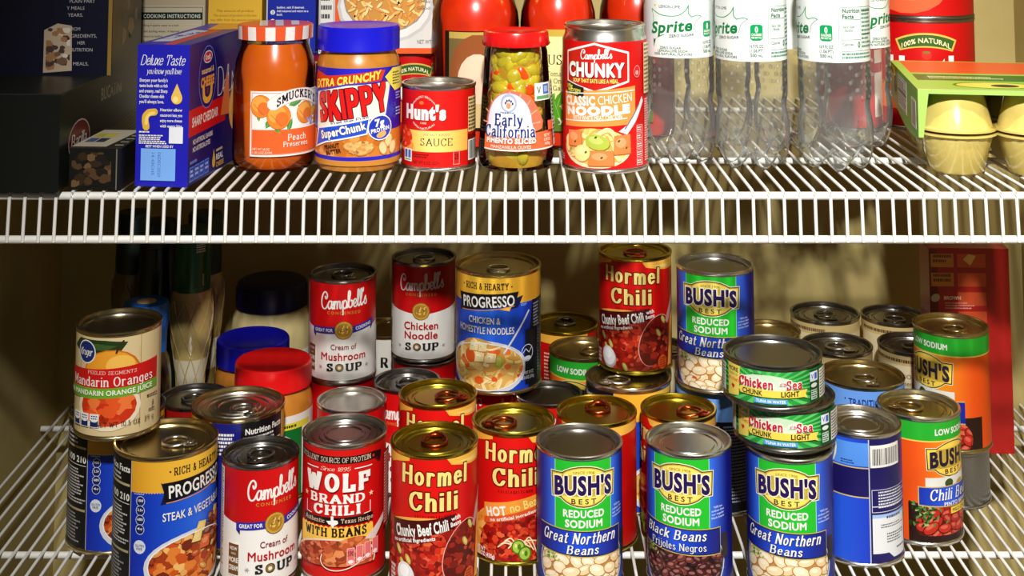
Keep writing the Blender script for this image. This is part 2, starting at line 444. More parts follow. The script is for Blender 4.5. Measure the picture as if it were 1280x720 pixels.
# ------------------------------------------------------------------ printed surfaces
def lerp(a, b, t): return tuple(x + (y - x) * t for x, y in zip(a, b))
class Print:
    """flat colour shapes laid in thin layers on a label; u, v in millimetres"""
    def __init__(s, mp, grid=None, seed=1):
        s.mp, s.grid, s.off, s.lim = mp, grid, 0.0, None
        s.v, s.f, s.c, s.n = [], [], [], []
        s.rnd = random.Random(seed)
    def put(s, pts, col, off):
        n0 = len(s.v)
        if sum(a[0] * b[1] - b[0] * a[1] for a, b in zip(pts, pts[1:] + pts[:1])) < 0: pts = pts[::-1]
        cf = callable(col)
        base = None if cf else lin(col)
        for u, v in pts:
            p, n = s.mp(u, v, off)
            s.v.append(p)
            s.n.append(n)
            s.c.append(lin(col(u, v)) if cf else base)
        s.f.append(tuple(range(n0, len(s.v))))
    def conv(s, pts, col):
        if s.lim:
            lo, hi = s.lim
            if min(p[1] for p in pts) < lo: pts = s.clip(pts, [(-999, lo), (999, lo), (999, 999), (-999, 999)])
            if len(pts) > 2 and max(p[1] for p in pts) > hi: pts = s.clip(pts, [(-999, -999), (999, -999), (999, hi), (-999, hi)])
            if len(pts) < 3: return
        g = s.grid
        if not g:
            s.put(pts, col, s.off)
            return
        us = [p[0] for p in pts]
        k0, k1 = math.floor(min(us) / g + 1e-6), math.ceil(max(us) / g - 1e-6)
        if k1 - k0 <= 1:
            s.put(pts, col, s.off)
            return
        rest = pts
        for k in range(k0 + 1, k1 + 1):
            x = k * g
            L, R = [], []
            n = len(rest)
            for i in range(n):
                a, b = rest[i], rest[(i + 1) % n]
                if a[0] <= x: L.append(a)
                if a[0] >= x: R.append(a)
                if (a[0] < x < b[0]) or (b[0] < x < a[0]):
                    t = (x - a[0]) / (b[0] - a[0])
                    q = (x, a[1] + (b[1] - a[1]) * t)
                    L.append(q)
                    R.append(q)
            if len(L) > 2: s.put(L, col, s.off)
            rest = R
            if len(rest) < 3: break
    def layer(s): s.off += 5e-6
    def poly(s, pts, col, convex=False, layer=True):
        if layer: s.layer()
        if convex or len(pts) == 3: s.conv(pts, col)
        else:
            for t in tessellate_polygon([[Vector((p[0], p[1], 0)) for p in pts]]):
                s.conv([pts[i] for i in t], col)
    def rect(s, u0, v0, u1, v1, col, layer=True):
        s.poly([(u0, v0), (u1, v0), (u1, v1), (u0, v1)], col, True, layer)
    def rows(s, u0, v0, u1, v1, col, n=8):
        """a rectangle cut in rows so that a colour that changes with height shows"""
        s.layer()
        for i in range(n):
            s.rect(u0, v0 + (v1 - v0) * i / n, u1, v0 + (v1 - v0) * (i + 1) / n, col, False)
    def ell_pts(s, cu, cv, ru, rv, rot=0.0, n=18, a0=0.0, a1=360.0):
        c, d = math.cos(math.radians(rot)), math.sin(math.radians(rot))
        full = a1 - a0 >= 359.9
        m = n if full else n + 1
        out = []
        for k in range(m):
            a = math.radians(a0 + (a1 - a0) * k / n)
            x, y = ru * math.cos(a), rv * math.sin(a)
            out.append((cu + x * c - y * d, cv + x * d + y * c))
        return out
    def ell(s, cu, cv, ru, rv, col, rot=0.0, n=18, layer=True):
        s.poly(s.ell_pts(cu, cv, ru, rv, rot, n), col, True, layer)
    def line(s, pts, w, col, smooth=False, closed=False):
        s.layer()
        path = spline(pts, 5, closed) if smooth else (pts + [pts[0]] if closed else pts)
        for h in nibbed(path, w, w):
            if len(h) > 2:
                s.conv(h, col)
                s.off += 1.5e-6
    def frame(s, u0, v0, u1, v1, w, col):
        s.line([(u0, v0), (u1, v0), (u1, v1), (u0, v1)], w, col, closed=True)
    def clip(s, pts, reg):
        """convex polygon pts cut to convex region reg (counter-clockwise)"""
        for a, b in zip(reg, reg[1:] + reg[:1]):
            out = []
            side = lambda p: (b[0] - a[0]) * (p[1] - a[1]) - (b[1] - a[1]) * (p[0] - a[0])
            for i, p in enumerate(pts):
                q = pts[(i + 1) % len(pts)]
                sp, sq = side(p), side(q)
                if sp >= 0: out.append(p)
                if sp * sq < 0:
                    t = sp / (sp - sq)
                    out.append((p[0] + (q[0] - p[0]) * t, p[1] + (q[1] - p[1]) * t))
            pts = out
            if len(pts) < 3: return []
        return pts
    def cpoly(s, pts, col, reg, layer=True):
        q = s.clip(pts, reg) if reg else pts
        if len(q) > 2: s.poly(q, col, True, layer)
    def text(s, t, cu, cv, w, h, col, font='sans', bold=None, shear=0.0, rot=0.0, arch=0.0, track=None, outline=None, shadow=None, flip=False):
        """cap height h, whole width w, centred at (cu, cv)"""
        polys, cap = text_polys(t, font, bold, track)
        if not polys: return
        xs = [p[0] for q in polys for p in q]
        x0, x1 = min(xs), max(xs)
        k = h / cap
        kx = k if w is None else w / max(1e-6, x1 - x0)
        W = kx * (x1 - x0)
        cr, sr = math.cos(math.radians(rot)), math.sin(math.radians(rot))
        def tf(p, du=0, dv=0):
            y = p[1] * k - h / 2
            x = (p[0] - (x0 + x1) / 2) * kx + y * shear
            if arch: y += arch * (1 - (2 * x / W) ** 2) - arch * .5
            if flip: x, y = -x, -y
            return (cu + x * cr - y * sr + du, cv + x * sr + y * cr + dv)
        if shadow:
            s.layer()
            for q in polys:
                s.conv([tf(p, shadow[1], shadow[2]) for p in q], shadow[0])
                if font != 'sans': s.off += 1.5e-6
        if outline:
            oc, ow = outline
            s.layer()
            if font == 'sans':
                for k8 in range(8):
                    s.off += 2e-6
                    du, dv = ow * math.cos(PI * k8 / 4), ow * math.sin(PI * k8 / 4)
                    for q in polys: s.conv([tf(p, du, dv) for p in q], oc)
            else:
                for q in polys:
                    s.off += 1.5e-6
                    pts = [tf(p) for p in q]
                    s.conv(hull([(p[0] + a, p[1] + b) for p in pts for a, b in ((-ow, -ow * .7), (ow, -ow * .7), (ow, ow * .7), (-ow, ow * .7), (0, ow), (0, -ow))]), oc)
        s.layer()
        for q in polys:
            o_ = s.off
            s.off += getattr(q, 'lev', 0) * 1.1e-6
            s.conv([tf(p) for p in q], col)
            s.off = o_ + (1.5e-6 if font != 'sans' else 0)
    def small(s, u0, v0, u1, v1, n, col, fill=.9, hgt=.5):
        """rows of print too small to read"""
        s.layer()
        dv = (v1 - v0) / n
        for i in range(n):
            u = u0
            end = u0 + (u1 - u0) * s.rnd.uniform(fill - .25, fill + .1)
            vv = v1 - (i + .5) * dv
            while u < end:
                w = s.rnd.uniform(.7, 2.6)
                s.rect(u, vv - dv * hgt * .5, min(u + w, u1), vv + dv * hgt * .5, col, False)
                u += w + .5
    def vbars(s, u0, v0, u1, v1, col=(20, 20, 20), n=26):
        s.layer()
        u = u0
        st = (u1 - u0) / n
        for i in range(n):
            w = st * s.rnd.choice((.3, .5, .75))
            s.rect(u, v0, u + w, v1, col, False)
            u += st
    def facts(s, u0, v0, u1, v1, bg, fg, title='Nutrition Facts'):
        s.rect(u0, v0, u1, v1, bg)
        s.frame(u0 + .6, v0 + .6, u1 - .6, v1 - .6, .35, fg)
        W, H = u1 - u0, v1 - v0
        s.text(title, (u0 + u1) / 2, v1 - H * .07, W * .86, min(4.2, H * .07), fg, bold=.04)
        s.rect(u0 + 1.5, v1 - H * .26, u1 - 1.5, v1 - H * .245, fg)
        s.small(u0 + 1.5, v1 - H * .24, u1 - 1.5, v1 - H * .12, 2, fg)
        s.small(u0 + 1.5, v0 + H * .05, u1 - 1.5, v1 - H * .28, 12, fg)
    def beans(s, reg, n, ru, rv, cols, edge, hi=None, seed=3, jitter=40, step=1.0):
        r = random.Random(seed)
        us = [p[0] for p in reg]; vs = [p[1] for p in reg]
        u0, u1, v0, v1 = min(us), max(us), min(vs), max(vs)
        nr = max(2, int((v1 - v0) / (rv * 1.25 * step)))
        nc = max(2, int((u1 - u0) / (ru * 1.45 * step)))
        base = s.off
        for j in range(nr + 1):
            for i in range(nc + 1):
                cu = u0 + (u1 - u0) * (i + (.5 if j % 2 else 0) + r.uniform(-.28, .28)) / nc
                cv = v1 - (v1 - v0) * (j + r.uniform(-.25, .25)) / nr
                a, b = ru * r.uniform(.82, 1.15), rv * r.uniform(.82, 1.12)
                rt = r.uniform(-jitter, jitter)
                c = r.choice(cols)
                s.off = base + ((i % 3) + 3 * (j % 4)) * 15e-6
                s.cpoly(s.ell_pts(cu, cv, a * 1.07, b * 1.1, rt, 12), edge, reg)
                s.cpoly(s.ell_pts(cu, cv + b * .06, a * .96, b * .93, rt, 12), c, reg)
                if hi: s.cpoly(s.ell_pts(cu - a * .15, cv + b * .32, a * .55, b * .38, rt, 10), hi(c), reg)
        s.off = base + 12 * 15e-6
    def chunks(s, reg, n, size, cols, seed=5, asp=1.3):
        """irregular lumps of food scattered over a region"""
        r = random.Random(seed)
        us = [p[0] for p in reg]; vs = [p[1] for p in reg]
        u0, u1, v0, v1 = min(us), max(us), min(vs), max(vs)
        base = s.off
        for i_ in range(n):
            s.off = base + (i_ % 20) * 5e-6
            cu, cv = r.uniform(u0, u1), r.uniform(v0, v1)
            z = size * r.uniform(.5, 1.25)
            k = r.randint(5, 8)
            a0 = r.uniform(0, 360)
            pts = hull([(cu + z * asp * r.uniform(.7, 1) * math.cos(math.radians(a0 + 360 * i / k)), cv + z * r.uniform(.7, 1) * math.sin(math.radians(a0 + 360 * i / k))) for i in range(k)])
            s.cpoly(pts, r.choice(cols), reg, False)
        s.off = base + 20 * 5e-6
    def build(s, name, m, parent, extra=None):
        me = bpy.data.meshes.new(name)
        me.from_pydata(s.v, [], s.f)
        a = me.color_attributes.new('Col', 'FLOAT_COLOR', 'POINT')
        a.data.foreach_set('color', [x for c in s.c for x in (c[0], c[1], c[2], 1.0)])
        me.materials.append(m)
        if s.grid:
            me.shade_smooth()
            me.normals_split_custom_set_from_vertices(s.n)
        o = bpy.data.objects.new(name, me)
        COL.objects.link(o)
        o.parent = parent
        return o

def round_print(R, nomR, kv, z0, rf=None, seg=144, seed=1, off0=0.0, vtop=0.0, vs=1.0):
    """print wrapped on a cylinder of radius R metres (rf(v): radius at height v mm)"""
    da = 2 * PI / seg
    def mp(u, v, off):
        a = u / nomR
        k = math.floor(a / da + 1e-7)
        t = a / da - k
        r = (rf(v) if rf else R) + off + off0
        a0, a1 = k * da, (k + 1) * da
        x = (math.sin(a0) * (1 - t) + math.sin(a1) * t) * r
        y = -(math.cos(a0) * (1 - t) + math.cos(a1) * t) * r
        return (x, y, z0 + (vtop - (vtop - v) * vs) * kv), (math.sin(a), -math.cos(a), 0.0)
    return Print(mp, nomR * da, seed)

def flat_print(o, ux, vx, seed=1):
    """print on a plane: origin o, unit vectors ux, vx; u, v in mm"""
    o, ux, vx = Vector(o), Vector(ux), Vector(vx)
    n = ux.cross(vx).normalized()
    def mp(u, v, off):
        return tuple(o + ux * (u * .001) + vx * (v * .001) + n * (off + .00003)), tuple(n)
    return Print(mp, None, seed)
# ------------------------------------------------------------------ label artwork
W_ = (244, 242, 236)
BLK = (18, 16, 18)
RED = (214, 18, 14)
CREAM = (246, 224, 130)

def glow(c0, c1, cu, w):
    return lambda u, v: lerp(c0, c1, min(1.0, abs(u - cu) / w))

def bean_label(L, kind):
    """blue label, green panel, yellow plaque; nominal radius 38, height 113"""
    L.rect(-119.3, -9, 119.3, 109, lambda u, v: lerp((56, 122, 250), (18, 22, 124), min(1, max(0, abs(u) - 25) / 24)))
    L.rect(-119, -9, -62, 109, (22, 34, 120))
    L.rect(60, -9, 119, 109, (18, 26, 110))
    L.rect(-26.6, 40, 26.6, 109, (170, 230, 170))
    L.rect(-26, 40, 26, 109, (38, 190, 46))
    def plaque(g, col):
        L.poly([(-28 - g, 78 - g), (28 + g, 78 - g), (29 + g, 97 + g), (19, 97.5 + g), (-19, 97.5 + g), (-29 - g, 97 + g)], col, True)
        L.poly(L.ell_pts(0, 87, 24.5 + g, 16.5 + g, 0, 28), col, True, False)
    plaque(1.9, (246, 240, 205))
    plaque(1.2, (52, 44, 20))
    plaque(.4, (196, 160, 52))
    plaque(-.5, (250, 226, 104))
    L.text("BUSH'S", 0, 87.3, 54, 15.5, (40, 18, 84), bold=.045, arch=2.2, outline=((252, 246, 214), .9))
    L.text("BUSH'S", 0, 87.3, 53, 15.2, (40, 18, 84), bold=.045, arch=2.2)
    L.text('SINCE 1908', 0, 99.2, 19, 2.3, (110, 84, 24), bold=.0, arch=.9)
    L.text('BEST', 0, 74.6, 22, 4.4, (44, 28, 40), 'sans', bold=.02, track=.25)
    L.text('REDUCED', 0, 63.8, 37, 6.2, W_, bold=.035)
    L.text('SODIUM', 0, 55.2, 33.5, 6.3, W_, bold=.035)
    for i, t in enumerate(('*50% less', 'sodium than', 'our regular', 'black beans' if kind == 'black' else 'northern beans')):
        L.text(t, 35.5, 66 - i * 3.0, 14.5 - (4 if i == 0 else 0), 1.8, (214, 226, 255), bold=.01)
    # bean picture
    reg = L.ell_pts(-1, 17.5, 41, 30, 0, 30)
    reg = L.clip(reg, [(-60, -6), (60, -6), (60, 36), (-60, 36)])
    L.poly(L.ell_pts(-1, 18, 43.6, 31.5, 0, 30), (206, 222, 240), True)
    L.poly(L.ell_pts(-1, 18.4, 42.4, 30.4, 0, 30), (64, 84, 120), True)
    if kind == 'black':
        L.poly(reg, (22, 10, 12), True)
        L.beans(reg, 0, 4.9, 3.2, [(72, 26, 28), (94, 36, 34), (58, 20, 24), (112, 50, 44)], (20, 6, 10), lambda c: lerp(c, (214, 160, 150), .5), 7)
    else:
        L.poly(reg, (196, 140, 70), True)
        L.beans(reg, 0, 7.6, 4.9, [(244, 218, 172), (250, 228, 188), (238, 206, 156), (246, 222, 180)], (176, 120, 62), lambda c: lerp(c, (255, 250, 232), .6), 7)
        L.poly([(-20, 4.6), (-13, 4.6), (-15, 7), (-18, 7.5)], (222, 86, 38), True)
    rr = random.Random(4)
    for i in range(26):
        a, b = -36 + rr.uniform(0, 14), 30 + rr.uniform(-8, 4)
        L.ell(a, b, 1.7, .8, rr.choice([(70, 130, 40), (120, 170, 70), (150, 190, 90), (50, 100, 30)]), rr.uniform(0, 180), 8)
    # name banner
    L.poly([(-44, 28.5), (37.5, 25.0), (37.5, 48.5), (-44, 51)], (206, 178, 96), True)
    L.poly([(-44, 29.2), (37, 25.8), (37, 47.8), (-44, 50.2)], (16, 20, 60), True)
    L.poly([(-44, 30), (36, 26.8), (36, 46.9), (-44, 49.4)], glow((34, 84, 226), (18, 26, 120), -4, 38), True)
    if kind == 'black':
        L.text('Black Beans', -6, 43.2, 58, 7.6, W_, 'serif', bold=.2, shear=.22, shadow=((10, 12, 50), .5, -.6))
        L.text('Frijoles Negros', -3, 33.6, 50, 5.8, W_, 'serif', bold=.15, shadow=((10, 12, 50), .4, -.5))
    else:
        L.text('Great Northern', -4, 43.2, 68, 8.6, W_, 'serif', bold=.22, shear=.22, shadow=((10, 12, 50), .5, -.6))
        L.text('Beans', -1, 33.4, 27, 6.8, W_, 'serif', bold=.2, shear=.18, shadow=((10, 12, 50), .5, -.6))
    L.rect(37.6, 22, 44, 43, (38, 30, 30))

def bean_back_label(L):
    """back of a blue label, printed the other way up because the can stands on its lid"""
    L.rect(-119.3, 4, 119.3, 109, glow((40, 92, 226), (20, 40, 170), -14, 40))
    L.rect(-119, 86, 12, 106, (86, 150, 240))
    L.rect(-119, 60, 12, 84, (28, 22, 92))
    L.rect(-119, 84, 12, 85, (214, 190, 120)); L.rect(-119, 59, 12, 60, (214, 190, 120))
    L.ell(-32, 99, 14, 18, (244, 240, 230)); L.ell(-35, 100, 12, 16, (232, 168, 70)); L.ell(-36, 88, 4, 8, (84, 96, 34))
    L.line([(-30, 84), (-28, 56)], 1.0, (214, 190, 120))
    L.small(-14, 87, 0, 91, 2, (26, 40, 120))
    L.rect(12, 4, 52, 109, (30, 24, 92))
    L.rect(11.3, 4, 12.3, 109, (190, 196, 214))
    L.rect(13, 85, 46, 104, W_); L.vbars(15, 87, 45, 101, n=28)
    L.frame(14, 47, 60, 66, .5, (220, 220, 232)); L.small(20, 50, 58, 65, 6, (226, 226, 236))
    L.rect(14, 51.5, 60, 52.2, (220, 220, 232))
    L.poly([(14, 12), (30, 12), (36, 7), (56, 7), (56, 45), (14, 45)], (226, 228, 232), True)
    L.rect(14, 42, 56, 45, (160, 190, 232))
    L.small(28, 40, 54, 44, 1, (30, 40, 120)); L.small(22, 33, 54, 37, 2, (90, 90, 100)); L.small(28, 20, 52, 29, 4, (90, 90, 100)); L.small(40, 13, 54, 16, 1, (60, 60, 70))

def chili_bean_label(L, small=False):
    L.rect(-119.3, -9, 119.3, 109, glow((250, 180, 40), (236, 84, 20), 6, 44))
    L.rect(-119.3, 92, 119.3, 109, (40, 172, 46))
    L.rect(-119.3, 91, 119.3, 92.2, (236, 206, 90))
    L.text('LOW SODIUM', 2, 100, 44, 5.4, W_, bold=.035)
    for g, c in ((1.6, (246, 236, 190)), (1.0, (52, 44, 20)), (0, (250, 214, 84))):
        L.poly([(-27 - g, 66 - g), (27 + g, 66 - g), (28 + g, 84 + g), (-28 - g, 84 + g)], c, True)
        L.poly(L.ell_pts(0, 74, 24 + g, 15.5 + g, 0, 24), c, True, False)
    L.text("BUSH'S", 0, 75, 51, 14, (30, 20, 50), bold=.045, arch=1.8)
    L.text('BEST', 0, 63, 21, 4.2, (44, 28, 40), bold=.03, track=.2)
    L.rect(-30, 46, 30, 58, (232, 232, 224)); L.ell(-6, 52, 5, 4, (60, 80, 30)); L.ell(10, 50, 6, 3, (196, 160, 70))
    reg = L.clip(L.ell_pts(4, 14, 44, 24, 0, 26), [(-60, 4.6), (60, 4.6), (60, 31), (-60, 31)])
    L.rect(-46, -9, 60, 34, (40, 18, 12))
    L.poly(reg, (84, 20, 12), True)
    L.beans(reg, 0, 7.4, 4.8, [(196, 44, 26), (182, 36, 22), (208, 58, 34), (166, 28, 20)], (66, 12, 8), lambda c: lerp(c, (246, 170, 140), .45), 9)
    rr = random.Random(8)
    for i in range(70):
        L.ell(-32 + rr.gauss(0, 7), 25 + rr.gauss(0, 6), 2.2, 1.0, rr.choice([(40, 90, 30), (90, 130, 60), (24, 60, 20), (170, 190, 120)]), rr.uniform(0, 180), 8)
    L.poly([(-37, 32), (40, 28), (40, 50), (-37, 50)], (206, 178, 96), True)
    L.poly([(-36, 33), (40, 29), (40, 49), (-36, 49)], glow((40, 96, 232), (18, 40, 160), -4, 38), True)
    L.text('Chili Beans', 3, 42.5, 58, 9.5, W_, 'serif', bold=.19, shear=.15, shadow=((10, 12, 50), .5, -.6))
    L.text('PINTO BEANS', 4, 33.6, 34, 3.4, W_, bold=.02)
    L.rect(-6, 24, 34, 30, (240, 204, 70)); L.text('MILD CHILI SAUCE', 14, 27, 36, 3, (50, 36, 20), bold=.02)

CHILI = [(188, 30, 16), (206, 44, 22), (160, 22, 14), (222, 72, 34), (140, 18, 12), (196, 58, 30), (232, 98, 52), (120, 14, 10)]
def chili_label(L, kind):
    """red label with gold flames and cream serif words"""
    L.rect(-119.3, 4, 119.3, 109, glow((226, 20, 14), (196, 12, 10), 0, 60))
    L.poly([(-119, 102), (-48, 100), (-40, 103), (-24, 106.5), (-24, 109), (-119, 109)], (248, 182, 66))
    L.poly([(119, 102), (44, 99.5), (36, 100), (14, 104), (10, 109), (119, 109)], (248, 186, 74))
    L.poly([(44, 101.5), (36, 102), (18, 105.5), (44, 105)], (252, 214, 120))
    L.rect(50, 30, 64, 92, (176, 10, 10)); L.small(51, 32, 63, 90, 22, (120, 8, 8))
    L.rect(-78, 20, -58, 94, (176, 10, 10)); L.small(-77, 22, -59, 92, 20, (240, 190, 170))
    dk = (96, 10, 6)
    L.text('Hormel', -1, 95.6, 61, 13.6, CREAM, 'serif', bold=.27, rot=-1, outline=(dk, .9))
    L.text('Hormel', -1, 95.6, 61, 13.6, CREAM, 'serif', bold=.27, rot=-1)
    L.text('Chili', -2, 75.4, 43, 13.2, CREAM, 'serif', bold=.28, outline=(dk, .9))
    L.text('Chili', -2, 75.4, 43, 13.2, CREAM, 'serif', bold=.28)
    L.vbars(-18, 62.5, 14, 64.5, (150, 8, 8), 14)
    win = [(-60, 4.6), (44, 4.6), (44, 60), (-60, 60)]
    if kind == 'beef':
        L.poly(L.ell_pts(-18, 57, 26, 5, 6, 20), (246, 176, 84), True)
        reg = L.clip(L.ell_pts(-8, 18, 52, 40, 0, 30), win)
        L.poly(reg, (150, 22, 14), True)
        L.chunks(reg, 260, 4.2, CHILI, 3)
        L.beans(reg, 0, 9, 6, [(178, 30, 20), (204, 60, 36), (150, 22, 16)], (112, 14, 10), lambda c: lerp(c, (250, 150, 110), .4), 5, step=1.6)
        L.chunks(reg, 110, 2.6, CHILI, 4)
        spoon = L.clip(L.ell_pts(24, 33, 16, 25, -24, 24), win)
        L.poly(spoon, (86, 20, 12), True)
        L.chunks(spoon, 90, 3.6, [(120, 20, 12), (150, 36, 20), (92, 14, 10), (190, 66, 38)], 6)
        L.line(L.ell_pts(24, 33, 16.5, 25.5, -24, 18, 60, 290), .7, (226, 170, 160))
        L.poly([(36, 50), (42, 62), (50, 78), (48, 60), (40, 47)], (196, 150, 150))
        L.poly([(40, 6), (46, 6), (50, 58), (45, 52)], (246, 178, 78), True)
        for a, b in ((-34, 34), (-30, 24), (-24, 28), (27, 40), (33, 52), (-8, 8)):
            L.ell(a, b, 2.2, 4.4, (196, 176, 74), 30, 12); L.ell(a + .2, b + .2, 1.3, 3, (222, 206, 120), 30, 10)
        L.ell(-26.6, 14.6, 9, 10.5, (188, 180, 178), 24); L.ell(-27, 16, 8.2, 9.2, (236, 234, 236), 24); L.ell(-28, 18, 5, 5, (255, 255, 255), 24)
        L.ell(32, 11, 6, 7, (206, 80, 30)); L.small(28, 6, 36, 16, 5, (120, 30, 10))
        L.poly([(-42, 43), (17, 53), (17.5, 64.5), (-42, 57)], (70, 8, 8), True)
        L.poly([(-42, 37.5), (-4, 44), (-4, 49.5), (-42, 43.5)], (110, 10, 8), True)
        L.text('Chunky Beef Chili', -13.5, 52.8, 49, 9, W_, bold=.03, rot=9.5)
        L.text('with', 17.5, 61.3, 8.4, 3.6, W_, bold=.03, rot=9.5); L.text('Beans', 17.5, 56.8, 9.5, 3.6, W_, bold=.03, rot=9.5)
        L.text('no artificial ingredients', -20, 43.8, 40, 3, W_, bold=.03, rot=9)
        L.small(-46, 6, -38, 20, 4, (236, 226, 216), hgt=.7)
    else:
        reg = L.clip(L.ell_pts(0, 12, 52, 44, 0, 30), win)
        L.poly(reg, (240, 160, 60), True)
        L.chunks(L.clip(reg, [(-60, 20), (-28, 20), (-28, 60), (-60, 60)]), 60, 3.4, [(236, 150, 50), (246, 190, 90), (214, 110, 36)], 8)
        core = L.clip(L.ell_pts(8, 14, 46, 36, 0, 30), win)
        L.poly(core, (160, 14, 10), True)
        L.chunks(core, 420, 2.7, CHILI, 5)
        for i in range(9):
            a = -12 + 3.2 * i
            L.line([(a - 6, 16 + (i % 3) * 3), (a, 20 + (i * 7 % 5)), (a + 7, 19 - (i % 4) * 3)], 1.1, (250, 226, 180), True)
        for a, b in ((0, 17), (6, 11)):
            L.ell(a, b, 6, 6.2, (70, 120, 20)); L.ell(a, b, 4.8, 5, (166, 200, 70)); L.ell(a + 1, b, 1.5, 2.5, (84, 130, 30)); L.ell(a - 2, b + 1, 1, 1.6, (226, 232, 150))
        L.poly([(-32, 34), (30, 47), (30, 62), (-32, 51.5)], (240, 150, 56), True)
        L.poly([(-32, 34), (30, 47), (30, 53), (-32, 39.5)], (220, 84, 34), True)
        L.text('HOT', -20, 46, 19, 7.4, W_, bold=.04, rot=11); L.text('no Beans', 9, 53, 33, 7.2, (250, 224, 120), bold=.01, rot=11)
        L.text('no artificial ingredients', -3, 42.4, 46, 2.8, W_, bold=.02, rot=11)
        L.text('NET WT', -37, 11, 12, 3.4, W_, bold=.03); L.text('15 OZ (425g)', -31, 7, 20, 3.4, W_, bold=.03)

def soup_label(L, kind):
    """red over white condensed soup label; nominal radius 34, height 102"""
    L.rect(-106.9, -6, 106.9, 98, W_)
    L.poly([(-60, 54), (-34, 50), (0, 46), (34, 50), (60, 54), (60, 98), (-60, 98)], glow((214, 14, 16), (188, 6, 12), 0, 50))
    L.rect(-107, 52, -60, 98, (200, 10, 14)); L.rect(60, 52, 107, 98, (200, 10, 14))
    L.text("Campbell's", 0, 82, 50, 17.5, W_, 'script', bold=.135, rot=4)
    L.text('CONDENSED', 0, 68.2, 34, 3.0, (206, 150, 60), bold=.01, track=.25)
    # side panel
    if kind != 'mushroom': L.rect(-52, 6, -40, 44, W_); L.rect(-51, 8, -41.5, 36, (60, 14, 12)); L.small(-50, 9, -42, 35, 9, (230, 220, 200), hgt=.6)
    L.rect(-62, -2, -52, 96, (232, 230, 226)); L.small(-61, 8, -53, 94, 34, (70, 60, 66))
    L.rect(44, 6, 56, 46, (240, 238, 232)); L.small(45, 8, 55, 44, 14, (120, 100, 100))
    if kind == 'mushroom':
        L.poly([(-35, 45), (-8, 46.5), (-8, 53.5), (-35, 52)], (48, 44, 160), True); L.poly([(-35, 45), (-31, 45), (-31, 41)], (30, 26, 110), True)
        L.poly([(8, 46.5), (35, 51), (35, 58), (8, 53.5)], (48, 44, 160), True); L.poly([(35, 51), (31, 50), (31, 46)], (30, 26, 110), True)
        L.text('GREAT FOR', -21.5, 49.3, 21, 3.3, W_, bold=.03, rot=3); L.text('COOKING', 21.5, 52.2, 19, 3.3, W_, bold=.03, rot=9)
    L.ell(0, 50, 9.4, 9.6, (120, 84, 24)); L.ell(0, 50, 8.8, 9, (206, 160, 60)); L.ell(0, 50, 7, 7.2, (176, 128, 40))
    rr = random.Random(2)
    for i in range(16):
        L.ell(rr.uniform(-4.5, 4.5), 50 + rr.uniform(-4.5, 4.5), 1.3, .6, rr.choice([(226, 186, 90), (130, 92, 28), (240, 206, 120)]), rr.uniform(0, 180), 8)
    rd = (176, 14, 22)
    if kind == 'mushroom':
        L.text('Cream of', 0, 32.5, 26, 5.6, (130, 24, 30), bold=.015)
        L.text('Mushroom', 0, 22.5, 47, 7.8, rd, bold=.02)
        L.rect(-44, 4, -31.5, 33, W_); L.rect(-43, 5, -32, 32, (112, 74, 30)); L.text('NOW', -37.5, 28, 8, 3, W_, bold=.02); L.text('WITH', -37.5, 23.4, 5, 1.8, W_, bold=.0); L.text('MORE', -37.5, 18, 10, 4.2, W_, bold=.03); L.text('CREAM', -37.5, 11, 10, 4.2, W_, bold=.03)
    else:
        L.text('Chicken', 0, 34, 37, 8.0, rd, bold=.025)
        L.text('Noodle', 0, 23.6, 36, 8.0, rd, bold=.025)
    L.text('SOUP', 1, 11.2, 36, 7, (30, 26, 26), 'slab', bold=.3)
    L.line(L.ell_pts(-4.2, 11.2, 2.7, 2.7, 0, 14), 1.5, (150, 116, 40), closed=True)
    for a in (-24, 25):
        for k in range(3): L.line([(a - 2 * math.cos(k * PI / 3), 11 - 2 * math.sin(k * PI / 3)), (a + 2 * math.cos(k * PI / 3), 11 + 2 * math.sin(k * PI / 3))], .5, (170, 160, 150))

def noodle_pic(L, reg, seed, broth=(226, 176, 92)):
    L.poly(reg, broth, True)
    r = random.Random(seed)
    us = [p[0] for p in reg]; vs = [p[1] for p in reg]
    base = L.off
    for i in range(110):
        L.off = base + (i % 12) * 18e-6
        a, b = r.uniform(min(us), max(us)), r.uniform(min(vs), max(vs))
        c = r.choice([(246, 214, 134), (238, 196, 104), (250, 228, 164), (222, 166, 76)])
        q = L.ell_pts(a, b, r.uniform(4, 9), r.uniform(1.2, 2.2), r.uniform(0, 180), 10)
        L.cpoly([(x, y - .5) for x, y in q], lerp(c, (120, 70, 20), .5), reg); L.cpoly(q, c, reg)
    L.off = base + 230e-6

